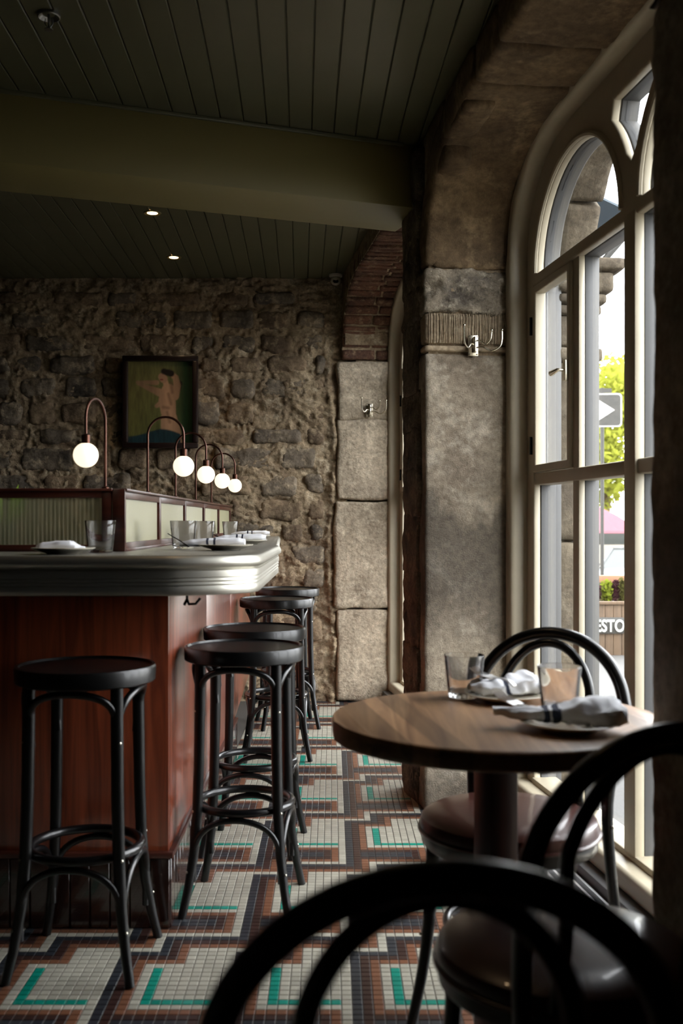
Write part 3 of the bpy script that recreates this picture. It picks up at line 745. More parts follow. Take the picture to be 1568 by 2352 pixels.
for a, b in zip(xf, xf[1:]):
    fr = MB(); t = 0.03
    fr.box(a - t, a, 3.12, 3.144, 0, SZ); fr.box(b, b + t, 3.12, 3.144, 0, SZ); fr.box(b + t, a - t, 3.12, 3.144, 0, 0.02); fr.box(b + t, a - t, 3.12, 3.144, SZ - .02, SZ)
    f = fr.build('panel_frame', M['mahog_dark'], scr, bevel=0.002)
    reed_pane(b + t, 3.132, a - t, 3.132, 0.018, SZ - 0.018, 0.0125).build('pane', M['reeded'], f, angle=80)
MB().box(-2.46, -0.662, 3.112, 3.152, SZ, SZ + .008).build('top_rail', M['mahog_dark'], scr, bevel=0.002)

# ---- gooseneck globe lamps
def make_lamp(label, loc, ang):
    t = empty('globe_lamp', label, 'lamp', loc, ang, 'gooseneck globe lamps on the bar screen')
    r = 0.0625; zt = 0.202
    pts = [(0, 0, 0), (0, 0, 0.1), (0, 0, zt)] + [(r - r * math.cos(a), 0, zt + r * math.sin(a)) for a in [PI * k / 16 for k in range(1, 17)]] + [(2 * r, 0, 0.152)]
    MB().tube(pts, 0.0042, 10).build('stem', M['copper'], t)
    MB().lathe([(0.011, 0), (0.011, .004), (.006, .007)], 16).build('foot', M['copper'], t)
    MB().lathe([(0.009, 0.127), (.0125, 0.127), (0.0125, 0.152), (0.006, 0.156)], 20, (2 * r, 0, 0)).build('socket', M['copper'], t)
    MB().ball((2 * r, 0, 0.0935), 0.0365, 32).build('globe', M['globe'], t)
    return t
ZR = 1.0705 + SZ + .008
lamp_lab = ['globe lamp at the left end arching toward the viewer beside the painting', 'globe lamp in front of the painting, nearest of the receding row',
            'second globe lamp of the row receding behind the painting edge', 'third globe lamp of the receding row, between two overlapping globes', 'farthest and smallest globe lamp of the row near the stone wall']
make_lamp(lamp_lab[0], (-0.686, 3.132, ZR), R(-104))
for k in range(4): make_lamp(lamp_lab[k + 1], (SX - .006, [3.60, 4.24, 4.87, 5.5][k], ZR), 0.0)

# ================================================================== STOOLS
def arc_pts(p0, p1, top, n=16, bow=0.0):
    """an upside-down U between two leg points, rising to height top"""
    p0 = Vector(p0); p1 = Vector(p1); out = []
    for k in range(n + 1):
        a = PI * k / n; s_ = (1 - math.cos(a)) / 2; b = abs(math.sin(a)) ** 0.56
        q = p0.lerp(p1, s_); q.z = p0.z + (top - p0.z) * b
        m = Vector((q.x, q.y, 0)); l_ = m.length
        if l_ > 1e-6: q += m / l_ * bow * math.sin(a)
        out.append(q)
    return out
def make_stool(label, loc, rz):
    t = empty('bar_stool', label, 'stool', loc, rz, 'black bentwood bar stools at the bar')
    ZS = 0.782
    MB().lathe([(0.150, ZS - .045), (0.176, ZS - .044), (0.182, ZS - .040), (0.184, ZS - .006), (0.181, ZS), (0.173, ZS + .001), (0.170, ZS - .005)], 56, closed=False).build('seat_rim', M['black'], t)
    MB().lathe([(0.0001, ZS - .03), (0.171, ZS - .03), (0.171, ZS - .006), (0.0001, ZS - .008)], 48).build('seat', M['seat_top'], t)
    legs = []
    for q in range(4):
        a = R(45 + 90 * q); c, s_ = math.cos(a), math.sin(a)
        prof_ = [(0.160, ZS - .04), (0.161, 0.62), (0.164, 0.45), (0.170, 0.30), (0.182, 0.18), (0.202, 0.08), (0.224, 0.0)]
        P_ = [(r_ * c, r_ * s_, z_) for r_, z_ in prof_]; rr = [.0165, .0165, .016, .0155, .0145, .013, .0125]
        # refine
        PP = []; RR = []
        for i in range(len(P_) - 1):
            for k in range(3): PP.append(tuple(Vector(P_[i]).lerp(Vector(P_[i + 1]), k / 3))); RR.append(rr[i] + (rr[i + 1] - rr[i]) * k / 3)
        PP.append(P_[-1]); RR.append(rr[-1])
        MB().tube(PP, RR, 14).build('leg', M['black'], t); legs.append((c, s_))
    MB().tube([(0.144 * math.cos(a), 0.144 * math.sin(a), 0.305) for a in [2 * PI * k / 48 for k in range(48)]], 0.0125, 10, closed=True).build('foot_ring', M['black2'], t)
    sc = MB()
    for q in range(4):
        (c0, s0), (c1, s1) = legs[q], legs[(q + 1) % 4]
        MB().tube(arc_pts((0.152 * c0, 0.152 * s0, 0.585), (0.152 * c1, 0.152 * s1, 0.585), ZS - .056, 24, 0.040), 0.0100, 10).build('seat_brace', M['black2'], t)
        MB().tube(arc_pts((0.184 * c0, 0.184 * s0, 0.10), (0.184 * c1, 0.184 * s1, 0.10), 0.284, 24, 0.012), 0.0095, 10).build('lower_brace', M['black2'], t)
        for (r_, z_) in ((0.175, 0.60), (0.184, 0.305), (0.206, 0.13)):
            MB().ball((r_ * c0, r_ * s0, z_), 0.0042, 8).build('screw', M['screw'], t)
    return t
stools = [('black bentwood bar stool in front of the dark bar face, nearest the viewer', (-0.652, 2.74, 0), -3),
          ('first bar stool along the lit side of the bar, beside its corner', (-0.268, 3.17, 0), -5),
          ('bar stool standing directly behind the first one on the side of the bar', (-0.278, 3.72, 0), -6),
          ('third bar stool along the side of the bar, beyond the pewter corner', (-0.276, 5.15, 0), 5),
          ('farthest bar stool along the side of the bar, close to the back wall', (-0.255, 5.92, 0), 10)]
s0_ = None
for lab, loc, rz in stools:
    if s0_ is None: s0_ = make_stool(lab, loc, R(rz)); o = s0_
    else: o = copy_tree(s0_); o.location = loc; o.rotation_euler = (0, 0, R(rz)); o['label'] = lab

# ================================================================== CHAIRS (front faces local +y)
def spl(pts, n=6):
    """Catmull-Rom through pts"""
    P_ = [Vector(p) for p in pts]; out = []
    for i in range(len(P_) - 1):
        p0 = P_[max(i - 1, 0)]; p1 = P_[i]; p2 = P_[i + 1]; p3 = P_[min(i + 2, len(P_) - 1)]
        for k in range(n):
            t = k / n; out.append(0.5 * ((2 * p1) + (p2 - p0) * t + (2 * p0 - 5 * p1 + 4 * p2 - p3) * t * t + (3 * p1 - p0 - 3 * p2 + p3) * t ** 3))
    out.append(P_[-1]); return out
def make_chair(label, loc, rz):
    t = empty('bentwood_chair', label, 'chair', loc, rz, 'black bentwood cafe chairs at the round table')
    half_ = [(0.205, -0.265, 0.0), (0.186, -0.225, 0.20), (0.176, -0.190, 0.44), (0.184, -0.205, 0.56), (0.199, -0.245, 0.66)]
    arc = [(0.200 * math.cos(a), -0.250 - 0.050 * math.sin(a), 0.680 + 0.191 * math.sin(a)) for a in [PI * k / 14 for k in range(0, 15)]]
    path = half_[:-1] + arc + [(-x, y, z_) for (x, y, z_) in reversed(half_[:-1])]
    p = spl(path, 4); n_ = len(p)
    rr = [0.0115 + 0.0045 * min(1, min(i, n_ - 1 - i) / 14) for i in range(n_)]
    MB().tube(p, rr, 16).build('back_hoop', M['black2'], t)
    inn = [(0.112, -0.165, 0.44), (0.108, -0.190, 0.55)] + [(0.123 * math.cos(a), -0.222 - 0.055 * math.sin(a), 0.680 + 0.168 * math.sin(a)) for a in [PI * k / 14 for k in range(0, 15)]] + [(-0.108, -0.190, 0.55), (-0.112, -0.165, 0.44)]
    MB().tube(spl(inn, 4), 0.0115, 14).build('inner_hoop', M['black2'], t)
    MB().lathe([(0.176, 0.405), (0.200, 0.405), (0.204, 0.41), (0.204, 0.436), (0.199, 0.44), (0.176, 0.44)], 48, closed=True).build('seat_ring', M['black2'], t)
    MB().lathe([(0.0001, 0.425), (0.196, 0.425), (0.206, 0.437), (0.209, 0.452), (0.203, 0.468), (0.185, 0.478), (0.12, 0.484), (0.0001, 0.486)], 56).build('cushion', M['leather'], t)
    MB().tube([(0.209 * math.cos(a), 0.209 * math.sin(a), 0.440) for a in [2 * PI * k / 56 for k in range(56)]], 0.0045, 8, closed=True).build('piping', M['leather'], t)
    for sx in (-1, 1):
        MB().tube(spl([(sx * 0.130, 0.135, 0.42), (sx * 0.132, 0.142, 0.30), (sx * 0.143, 0.155, 0.15), (sx * 0.165, 0.180, 0.0)], 5), [0.0165 - 0.005 * k / 15 for k in range(16)], 14).build('leg', M['black2'], t)
    MB().tube([(0.150 * math.cos(a), -0.01 + 0.150 * math.sin(a), 0.215) for a in [2 * PI * k / 44 for k in range(44)]], 0.0095, 10, closed=True).build('stretcher_ring', M['black2'], t)
    sc = MB()
    for sx in (-1, 1):
        MB().ball((sx * 0.192, -0.185, 0.425), 0.0045, 8).build('screw', M['screw'], t); MB().ball((sx * 0.148, 0.163, 0.215), 0.004, 8).build('screw', M['screw'], t)
    return t
# back centre = seat centre - 0.235 * facing
cA = make_chair('bentwood chair behind the table with its hoop against the window', (0.415, 2.43, 0), math.atan2(-0.85, -0.53) - PI / 2)
chairs = [('bentwood chair on the right of the table seen from behind, back toward the viewer', (0.378, 1.695, 0), math.atan2(0.93, -0.30) - PI / 2),
          ('blurred bentwood chair in the near foreground with its back hoop filling the bottom', (0.087, 1.135, 0), math.atan2(1, -0.03) - PI / 2)]
for lab, loc, rz in chairs:
    o = copy_tree(cA); o.location = loc; o.rotation_euler = (0, 0, rz); o['label'] = lab

# ================================================================== TABLE
TR = 0.345; TXY = (0.345, 2.18)
tb = empty('round_table', 'round walnut pedestal table set for two by the window', 'table', (*TXY, 0))
ang = math.atan2(-0.455, 0.0758)   # direction of the staves
ca_, sa_ = math.cos(ang), math.sin(ang)
edges = [-TR]; rs = random.Random(8)
while edges[-1] < TR - 0.03: edges.append(edges[-1] + rs.uniform(0.038, 0.062))
edges[-1] = TR
for a, b in zip(edges, edges[1:]):
    secs = []; ns = 5
    for q in range(ns + 1):
        s_ = a + (b - a) * q / ns; s_ = max(min(s_, TR - 1e-4), -TR + 1e-4)
        L_ = math.sqrt(max(TR * TR - s_ * s_, 1e-6)); r_ = 0.011; loop = []
        for sgn in (1, -1):
            ks = range(0, 7)
            pts = []
            for k in ks: th = PI / 2 - k * PI / 12; pts.append((max(L_ - r_ + r_ * math.cos(th), 0.0005), 0.75 - r_ + r_ * math.sin(th)))
            for k in ks: th = -k * PI / 12; pts.append((max(L_ - r_ + r_ * math.cos(th), 0.0005), 0.71 + r_ + r_ * math.sin(th)))
            if sgn < 0: pts = [(-x, z_) for x, z_ in reversed(pts)]
            loop += pts
        secs.append([(x * ca_ - s_ * sa_, x * sa_ + s_ * ca_, z_) for x, z_ in loop])
    n = len(secs[0]); mb = MB(); vs = [v for sct in secs for v in sct]
    fs = [(i * n + j, i * n + (j + 1) % n, (i + 1) * n + (j + 1) % n, (i + 1) * n + j) for i in range(ns) for j in range(n)] + [tuple(range(n)), tuple(range(ns * n + n - 1, ns * n - 1, -1))]
    mb.add(vs, fs); mb.build('stave', M['walnut'], tb, angle=30)
M['ped'] = wood_mat('dark_pedestal_wood', srgb(34, 16, 12), srgb(60, 28, 20), 0.3, 0.4, 'Z')
def rbox(mb, hx, hy, z0, z1, a):
    c, s_ = math.cos(a), math.sin(a); T = lambda x, y, z_: (x * c - y * s_, x * s_ + y * c, z_); return mb.box(-hx, hx, -hy, hy, z0, z1, T=T)
rbox(MB(), 0.034, 0.034, 0.03, 0.69, R(24)).build('pedestal', M['ped'], tb, bevel=0.004)
rbox(rbox(MB(), 0.20, 0.03, 0.672, 0.711, R(24)), 0.03, 0.20, 0.672, 0.7105, R(24)).build('top_bearer', M['ped'], tb, bevel=0.004)
rbox(rbox(MB(), 0.21, 0.033, 0.0, 0.04, R(69)), 0.033, 0.21, 0.0, 0.0405, R(69)).build('base_foot', M['ped'], tb, bevel=0.006)

# ================================================================== TABLEWARE
tum_me = MB().lathe([(0.0001, 0.0), (0.031, 0.0), (0.0345, 0.002), (0.0355, 0.006), (0.0445, 0.092), (0.0440, 0.0935), (0.0428, 0.093), (0.0345, 0.014), (0.032, 0.0105), (0.0001, 0.010)], 48).mesh('tumbler', M['tumbler'], angle=60)
def tumbler(label, loc, sc=1.0):
    o = link_mesh('glass_tumbler', tum_me, None, loc); o.scale = (sc, sc, sc); tag(o, label, 'glass', 'clear water tumblers'); return o
ZC = 1.0702
tumbler('empty glass tumbler at the far left edge of the round table', (0.309, 2.415, 0.7502), 1.06)
tumbler('empty glass tumbler on the round table between the two napkins', (0.489, 2.225, 0.7502), 1.06)
tumbler('glass tumbler on the bar in front of the dark left screen', (-0.668, 2.985, ZC), 1.0)
tumbler('glass tumbler on the bar before the first pale screen panel', (-0.488, 3.40, ZC), 1.0)
tumbler('glass tumbler on the bar half hidden behind another tumbler', (-0.495, 3.98, ZC), 1.0)
tumbler('farthest glass tumbler on the bar, behind the rolled napkins', (-0.555, 5.65, ZC), 1.0)
pl_me = MB().lathe([(0.0001, 0.0), (0.045, 0.0), (0.048, 0.003), (0.060, 0.006), (0.080, 0.013), (0.0865, 0.0165), (0.087, 0.018), (0.0855, 0.0188), (0.078, 0.0165), (0.058, 0.0105), (0.048, 0.0085), (0.0001, 0.008)], 64).mesh('plate', M['china'], angle=60)
def plate(label, loc, sc=1.0):
    o = link_mesh('side_plate', pl_me, None, loc); o.scale = (sc, sc, 1); tag(o, label, 'plate', 'cream side plates'); return o
plate('cream side plate at the near edge of the round table', (0.470, 2.045, 0.7502), 1.15)
plate('cream side plate at the far side of the round table', (0.400, 2.372, 0.7502), 1.1)
plate('cream side plate with a folded napkin on the left of the bar', (-0.742, 2.86, ZC))
plate('cream side plate nearest the corner of the pewter counter', (-0.335, 3.27, ZC), 1.0)
plate('cream side plate just behind the nearest one on the side counter', (-0.345, 4.15, ZC))
plate('farthest cream side plate on the side counter', (-0.415, 5.55, ZC))
def napkin(label, loc, rz, secs, stripes=(), seed=0, amp=0.002):
    """secs: (x, y, z, half width, half height, roll) sections of a folded cloth"""
    n = 22; V_ = []; F_ = []; S_ = []
    a = np.array(secs, float); t = np.linspace(0, len(secs) - 1, (len(secs) - 1) * 7 + 1)
    A_ = np.stack([np.interp(t, range(len(secs)), a[:, k]) for k in range(6)], 1)
    for i, (x, y, z_, hw, hh, ro) in enumerate(A_):
        for j in range(n):
            th = 2 * PI * j / n; c, s_ = math.cos(th), math.sin(th)
            py = hw * abs(c) ** .7 * (1 if c > 0 else -1); pz = hh * abs(s_) ** .8 * (1 if s_ > 0 else -1)
            pz += 0.18 * hh * math.sin(th * 5 + i * .25 + seed)
            V_.append((x, y + py * math.cos(ro) - pz * math.sin(ro), max(z_ + py * math.sin(ro) + pz * math.cos(ro), 0.001)))
    V_ = np.array(V_); V_ += np.stack([vn(V_, 60, seed), vn(V_, 60, seed + 2), np.abs(vn(V_, 50, seed + 4))], 1) * amp
    m_ = len(A_); me_i = []
    for i in range(m_ - 1):
        for j in range(n): F_.append((i * n + j, i * n + (j + 1) % n, (i + 1) * n + (j + 1) % n, (i + 1) * n + j)); me_i.append(1 if any(s0 <= (i + .5) / m_ < s1 for s0, s1 in stripes) else 0)
    mb = MB(); mb.add([tuple(v) for v in V_], F_); mb.m = me_i
    mb.add([], []); mb.f += [tuple(reversed(range(n))), tuple(range((m_ - 1) * n, m_ * n))]; mb.m += [0, 0]
    o = mb.build('napkin', [M['cloth'], M['navycloth']], None, angle=50); o.location = loc; o.rotation_euler = (0, 0, rz)
    tag(o, label, 'napkin', 'white linen napkins'); return o
# near table napkin: narrow roll at left, fan of cloth to the right
napkin('white napkin with navy stripe rolled round a fork on the near table plate', (0.455, 2.05, 0.760), R(-4),
    [(-0.135, 0, .022, .010, .007, 0), (-0.09, 0, .018, .020, .011, 0), (-0.045, 0, .016, .028, .013, 0), (0.0, 0, .018, .034, .015, 0), (0.03, .0, .022, .046, .020, .05), (.07, .0, .024, .056, .024, .1), (0.105, 0.0, .022, .056, .024, .12), (.122, 0, .020, .046, .016, .1)],
    ((.30, .335), (.36, .40)), 3, .006)
napkin('white napkin wrapped round a fork at the far side of the table', (0.400, 2.385, 0.761), R(8),
    [(-0.085, 0, .016, .012, .006, 0), (-0.06, 0, .016, .034, .014, 0.1), (-0.02, 0, .016, .040, .015, .1), (0.02, .01, .018, .044, .017, .15), (.06, .02, .022, .048, .020, .2), (0.085, 0.02, .020, .042, .014, .2)],
    ((.44, .49),), 9, .006)
napkin('white napkin folded flat on the left bar plate', (-0.748, 2.855, ZC + .008), R(4),
    [(-0.062, 0, .010, .030, .007, 0), (-0.05, 0, .012, .036, .011, 0), (0.0, 0, .015, .038, .013, 0), (0.03, 0, .015, .038, .013, 0), (0.042, 0, .011, .034, .009, 0), (0.055, 0.0, .008, .018, .006, 0), (.066, 0, .008, .012, .005, 0)], (), 5)
for lab, loc, rz, sd, sc_ in (('rolled white napkin on the counter plate nearest the corner', (-0.375, 3.27, ZC + .010), 3, 21, 1.0), ('rolled white napkin on the plate behind the nearest one', (-0.365, 4.16, ZC + .012), 4, 27, 1.0),
                         ('rolled white napkin on the farthest counter plate', (-0.435, 5.55, ZC + .014), 5, 33, 1.0)):
    o = napkin(lab, loc, R(rz), [(-0.105, 0, .006, .010, .009, 0), (-0.07, 0, .012, .016, .011, 0), (-0.02, 0, .014, .022, .012, 0), (0.03, 0, .014, .032, .013, 0), (.08, 0.0, .014, .036, .014, 0), (0.10, 0, .014, .030, .010, 0)], ((.38, .41), (.47, .50)), sd)
def fork(label, loc, rz, ry):
    mb = MB(); mb.tube(spl([(-0.035, 0, -0.004), (-0.02, 0, .002), (0.0, 0, 0.002), (0.018, 0, -.002)], 5), [.0055 - .0025 * k / 15 for k in range(16)], 10, flat=.4)
    mb.box(0.016, 0.034, -0.010, 0.010, -.003, -.0012)
    for k in range(4):
        y = -0.0086 + k * 0.00573
        mb.tube([(0.032, y, -.002), (0.05, y, -.0035), (0.068, y * .95, 0.0)], [.0021, .0020, .0012], 6)
    o = mb.build('fork', M['steel'], None); o.location = loc; o.rotation_euler = (0, ry, rz); o.scale = (1.25, 1.5, 1.2); tag(o, label, 'fork', 'table forks'); return o
fork('steel fork with its tines rising from the near table napkin', (0.386, 2.062, 0.789), R(124), R(-14))
fork('steel fork tucked into the napkin at the far side of the table', (0.385, 2.362, 0.800), R(128), R(-8))
def knife(label, loc, rz, ry):
    mb = MB(); mb.tube([(-.04, 0, 0), (0, 0, 0.001), (0.02, 0, 0), (0.04, 0, 0)], [.0018, .0017, .0016, .0012], 8)
    o = mb.build('steak_knife', M['black'], None); o.location = loc; o.rotation_euler = (0, ry, rz); tag(o, label, 'knife', 'dark knives in the napkins'); return o
knife('thin dark knife handle sticking out of the nearest rolled napkin', (-0.482, 3.25, ZC + .032), R(180), R(-32))
knife('thin dark knife handle sticking out of the middle rolled napkin', (-0.470, 4.15, ZC + .036), R(180), R(-26))

# ================================================================== COAT HOOKS
def coat_hook(label, T, sc=1.0):
    root = empty('coat_hook', label, 'hook', (0, 0, 0), 0, 'nickel triple coat hooks on the stone'); root.matrix_world = T @ Matrix.Scale(sc, 4)
    # local: x along the wall, y out of the wall (towards room), z up
    MB().box(-0.021, 0.021, 0.0, 0.006, -0.042, 0.042).build('backplate', M['nickel'], root, bevel=0.002)
    MB().box(-0.004, 0.010, 0.006, 0.030, -0.030, 0.034).build('pivot_post', M['nickel'], root, bevel=0.004)
    for (sx, zs, rch, up) in ((-1, 0.0, 0.050, 0.068), (1, 0.014, 0.062, 0.050), (1, -0.012, 0.104, 0.053)):
        x0 = 0.003 * sx
        pts = spl([(x0, 0.026, zs), (sx * rch * .32, 0.036, zs + .002), (sx * rch * .62, 0.045, zs - .014), (sx * rch * .92, .052, zs + .002), (sx * rch, .055, zs + .028), (sx * rch, .056, up)], 6)
        a = MB().tube(pts, 0.0034, 8); a.ball((sx * rch, .056, up + .004), 0.0062, 12); a.build('hook_arm', M['nickel'], root)
    s = MB()
    for x in (-.015, .015):
        for z_ in (-.035, .035): MB().ball((x, .007, z_), .0032, 8).build('screw', M['screw'], root)
    return root
# near: on the pier face (face normal = -u direction)
px_, py_, pz_ = W3(-0.012, 0.195, 1.158 + 405 * 4.17 / 2375)
xa_ = Vector((UN[0], UN[1], 0)); ya_ = Vector((-UD[0], -UD[1], 0))
T1 = Matrix(((xa_.x, ya_.x, 0, px_), (xa_.y, ya_.y, 0, py_), (0, 0, 1, pz_), (0, 0, 0, 1)))
coat_hook('large nickel triple coat hook on the near stone pier', T1)
T2 = Matrix(((1, 0, 0, (848 - 762) / 2375 * 6.64), (0, -1, 0, YB - 0.062), (0, 0, 1, 1.158 + 257 * 6.65 / 2375), (0, 0, 0, 1)))
coat_hook('small nickel triple coat hook on the back wall by the far window', T2, 1.02)

# ================================================================== PAINTING
pic = empty('framed_painting', 'dark-framed oil painting of a figure with raised arms on the stone wall', 'painting', (-1.1, YB - 0.075, 1.93))
PWd, PHt = 0.485, 0.594; bw = 0.036
for (x0, x1, z0, z1) in ((-PWd / 2, PWd / 2, PHt / 2 - bw, PHt / 2), (-PWd / 2, PWd / 2, -PHt / 2, -PHt / 2 + bw), (-PWd / 2, -PWd / 2 + bw, -PHt / 2 + bw, PHt / 2 - bw), (PWd / 2 - bw, PWd / 2, -PHt / 2 + bw, PHt / 2 - bw)):
    MB().box(x0, x1, -0.022, 0.02, z0, z1).build('frame_rail', M['picframe'], pic, bevel=0.007)
nx_, nz_ = 110, 140; gx = np.linspace(0, 1, nx_); gz = np.linspace(0, 1, nz_); GX, GZ = np.meshgrid(gx, gz); u_ = GX.ravel(); v_ = 1 - GZ.ravel()   # v downwards
cw, ch = PWd - 2 * bw + .006, PHt - 2 * bw + .006
Vp = np.stack([(u_ - .5) * cw, np.full(u_.size, 0.006), (GZ.ravel() - .5) * ch], 1)
I = np.arange(nx_ * nz_).reshape(nz_, nx_); Fp = np.stack([I[:-1, :-1].ravel(), I[:-1, 1:].ravel(), I[1:, 1:].ravel(), I[1:, :-1].ravel()], 1)
def cap(p0, p1, r0, r1):
    p0 = np.array(p0); p1 = np.array(p1); q = np.stack([u_ * .79, v_], 1); p0 = p0 * [.79, 1]; p1 = p1 * [.79, 1]
    d = p1 - p0; t = np.clip(((q - p0) @ d) / (d @ d + 1e-9), 0, 1); return np.linalg.norm(q - p0 - t[:, None] * d, axis=1) - (r0 + (r1 - r0) * t)
QN = np.stack([u_ * 3, v_ * 3, v_ * 0], 1); brush = fbm(QN * [6, 1.2, 1], 2, 4, 5)
col = np.stack([0.15 + .10 * (1 - v_) - .08 * u_, 0.17 + .08 * (1 - v_) - .03 * u_, 0.035 + .03 * (1 - v_)], 1) * (1 + .5 * brush)[:, None]
g2 = np.clip((u_ - .68) / .2, 0, 1)[:, None]; col = col * (1 - g2) + np.array([0.010, 0.055, 0.012]) * (1 + .5 * brush)[:, None] * g2
def blend(sd, c, soft=.012):
    global col
    a = np.clip(.5 - sd / soft, 0, 1)[:, None]; col = col * (1 - a) + np.array(c) * a
skin = lambda sh: np.array([0.36, 0.19, 0.10]) * sh
blend(cap((.80, .27), (.78, .34), .03, .025), (.015, .01, .008))                        # loose hair
bod = np.minimum.reduce([cap((.62, .36), (.60, .48), .085, .10), cap((.60, .48), (.63, .68), .105, .085), cap((.63, .70), (.66, .88), .10, .125), cap((.68, .86), (.76, .98), .09, .06),
    cap((.53, .50), (.44, .545), .04, .025), cap((.14, .255), (.44, .262), .016, .030), cap((.15, .27), (.34, .335), .018, .034), cap((.34, .335), (.54, .40), .034, .055), cap((.66, .15), (.73, .20), .030, .036), cap((.73, .20), (.755, .30), .036, .044), cap((.755, .30), (.71, .42), .044, .06), cap((.575, .25), (.61, .36), .030, .045)])
shade = .62 + .75 * np.clip(.8 - np.abs(u_ - .56 - .1 * v_) * 4.0, 0, 1) + .15 * brush
col = col * np.array([.85, .72, .9]); a = np.clip(.5 - bod / .014, 0, 1)[:, None]; col = col * (1 - a) + (np.array([0.50, 0.29, 0.17])[None] * shade[:, None]) * a
blend(cap((.52, .19), (.545, .215), .045, .05), (.46, .26, .16)); blend(cap((.55, .125), (.66, .15), .035, .04), (.018, .012, .01), .02)
blend(cap((.50, .225), (.53, .225), .008, .008), (.25, .04, .03))
for (p0, p1, r_) in (((.62, .40), (.66, .52), .006), ((.54, .56), (.62, .57), .008), ((.66, .26), (.68, .38), .008), ((.60, .62), (.64, .74), .005)):
    blend(cap(p0, p1, r_, r_), (.14, .07, .04), .05)
cl = v_ - (.865 + .05 * np.cos(u_ * 5.0) * 1 + .06 * np.clip(u_ - .5, 0, 1) * 3)
ac = np.clip(.5 + cl / .02, 0, 1)[:, None] * (u_ < .80)[:, None]; col = col * (1 - ac) + np.array([0.010, 0.035, 0.042]) * (1 + .8 * brush)[:, None] * ac
mp_ = np_mesh('canvas', Vp, Fp, mat('painted_canvas', (1, 1, 1), 0.45, coat=0.1, bump=(160, 0.15, 0.001)), True)
ca = mp_.color_attributes.new('paint', 'FLOAT_COLOR', 'POINT'); ca.data.foreach_set('color', np.concatenate([np.clip(col * .72, 0, 1), np.ones((len(col), 1))], 1).astype(np.float32).ravel())
cm_ = mp_.materials[0]; at = cm_.node_tree.nodes.new('ShaderNodeAttribute'); at.attribute_name = 'paint'; cm_.node_tree.links.new(at.outputs['Color'], cm_.node_tree.nodes['Principled BSDF'].inputs['Base Color'])
link_mesh('canvas', mp_, pic)
MB().box(-PWd / 2 + .01, PWd / 2 - .01, 0.010, 0.07, -PHt / 2 + .01, PHt / 2 - .01).build('backing', M['mahog_dark'], pic, smooth=False)

# ================================================================== CEILING FITTINGS
def downlight(label, x, y, en=9):
    t = empty('downlight', label, 'ceiling light', (x, y, CEIL), 0, 'recessed downlights beyond the beam')
    MB().lathe([(0.028, -0.002), (0.042, -0.0045), (0.045, -.001), (0.045, 0.0), (0.028, 0.0)], 32, closed=True).build('trim_ring', M['beam'], t)
    MB().lathe([(0.0001, -0.003), (0.022, -.0035), (0.027, -.002), (0.027, -.0005), (0.0001, -.0005)], 24).build('bulb', M['bulb'], t)
    l = bpy.data.lights.new('downlight_beam', 'SPOT'); l.energy = en; l.color = (1, 0.68, 0.38); l.spot_size = R(95); l.spot_blend = .8; l.shadow_soft_size = 0.03
    lo = bpy.data.objects.new('downlight_beam', l); C.objects.link(lo); lo.parent = t; lo.location = (0, 0, -0.02)
downlight('glowing recessed downlight just beyond the ceiling beam', -0.917, 5.284)
downlight('glowing recessed downlight nearer the back wall', -0.943, 6.169)
downlight('recessed downlight in the near ceiling above the stools, outside the top of the photo', -0.28, 2.62, 4)
sp = empty('sprinkler_head', 'small chrome fire sprinkler in the ceiling at upper left', 'sprinkler', (-0.881, 3.22, CEIL))
M['dkmetal'] = mat('dark_chrome', (0.25, 0.25, 0.24), 0.3, 1)
MB().lathe([(0.020, -0.001), (0.032, -0.010), (0.036, -0.008), (0.036, 0.0), (0.020, 0.0)], 32, closed=True).build('escutcheon', M['dkmetal'], sp)
MB().tube([(0, 0, 0), (0, 0, -.045)], .004, 10).tube([(-.011, 0, -.012), (-.013, 0, -.028), (-.003, 0, -.044)], .0018, 6).tube([(.011, 0, -.012), (.013, 0, -.028), (.003, 0, -.044)], .0018, 6).build('frame_arm', M['dkmetal'], sp)
MB().lathe([(0.0001, -.048), (.013, -.048), (.013, -.046), (.0001, -.046)], 16).build('deflector', M['dkmetal'], sp)
cc = empty('security_camera', 'small grey dome security camera at the ceiling corner of the back wall', 'camera', (0.024, 6.60, CEIL))
M['camw'] = mat('grey_plastic', srgb(200, 196, 184), 0.4)
MB().lathe([(0.0001, 0), (0.042, 0), (0.042, -.012), (0.036, -.018), (.0001, -.018)], 32).build('base', M['camw'], cc)
MB().ball((0, -0.002, -0.038), 0.032, 24).build('ball', M['camw'], cc)
MB().lathe([(0.0001, 0.0), (0.016, 0.0), (0.018, -.006), (.0001, -.006)], 20, (0.0, -0.034, -0.046), axis=Matrix.Rotation(R(65), 3, 'X')).build('lens', M['black'], cc)

# potted plant behind the screen
pp = empty('potted_plant', 'small green leafy plant behind the bar screen at the left edge', 'plant', (-1.035, 3.24, 1.0702))
MB().lathe([(.0001, 0), (.035, 0), (.045, .085), (.038, .085), (.034, .07), (.0001, .07)], 24).build('pot', M['black'], pp)
M['leaf'] = mat('bright_leaf', srgb(120, 150, 40), 0.5)
rl = random.Random(2); lf = MB()
for k in range(26):
    a = rl.uniform(0, 2 * PI); tilt = rl.uniform(.3, 1.1); L_ = rl.uniform(.09, .15); dx, dy = math.cos(a), math.sin(a)
    base = Vector((dx * .01, dy * .01, .08)); tip = base + Vector((dx * math.sin(tilt), dy * math.sin(tilt), math.cos(tilt))) * L_
    side = Vector((-dy, dx, 0)) * .012; mid = base.lerp(tip, .7)
    lf.add([base, mid + side, tip, mid - side, mid + Vector((0, 0, .002))], [(0, 1, 4), (1, 2, 4), (2, 3, 4), (3, 0, 4)]); 
lf.build('foliage', M['leaf'], pp, smooth=False)['kind'] = 'stuff'

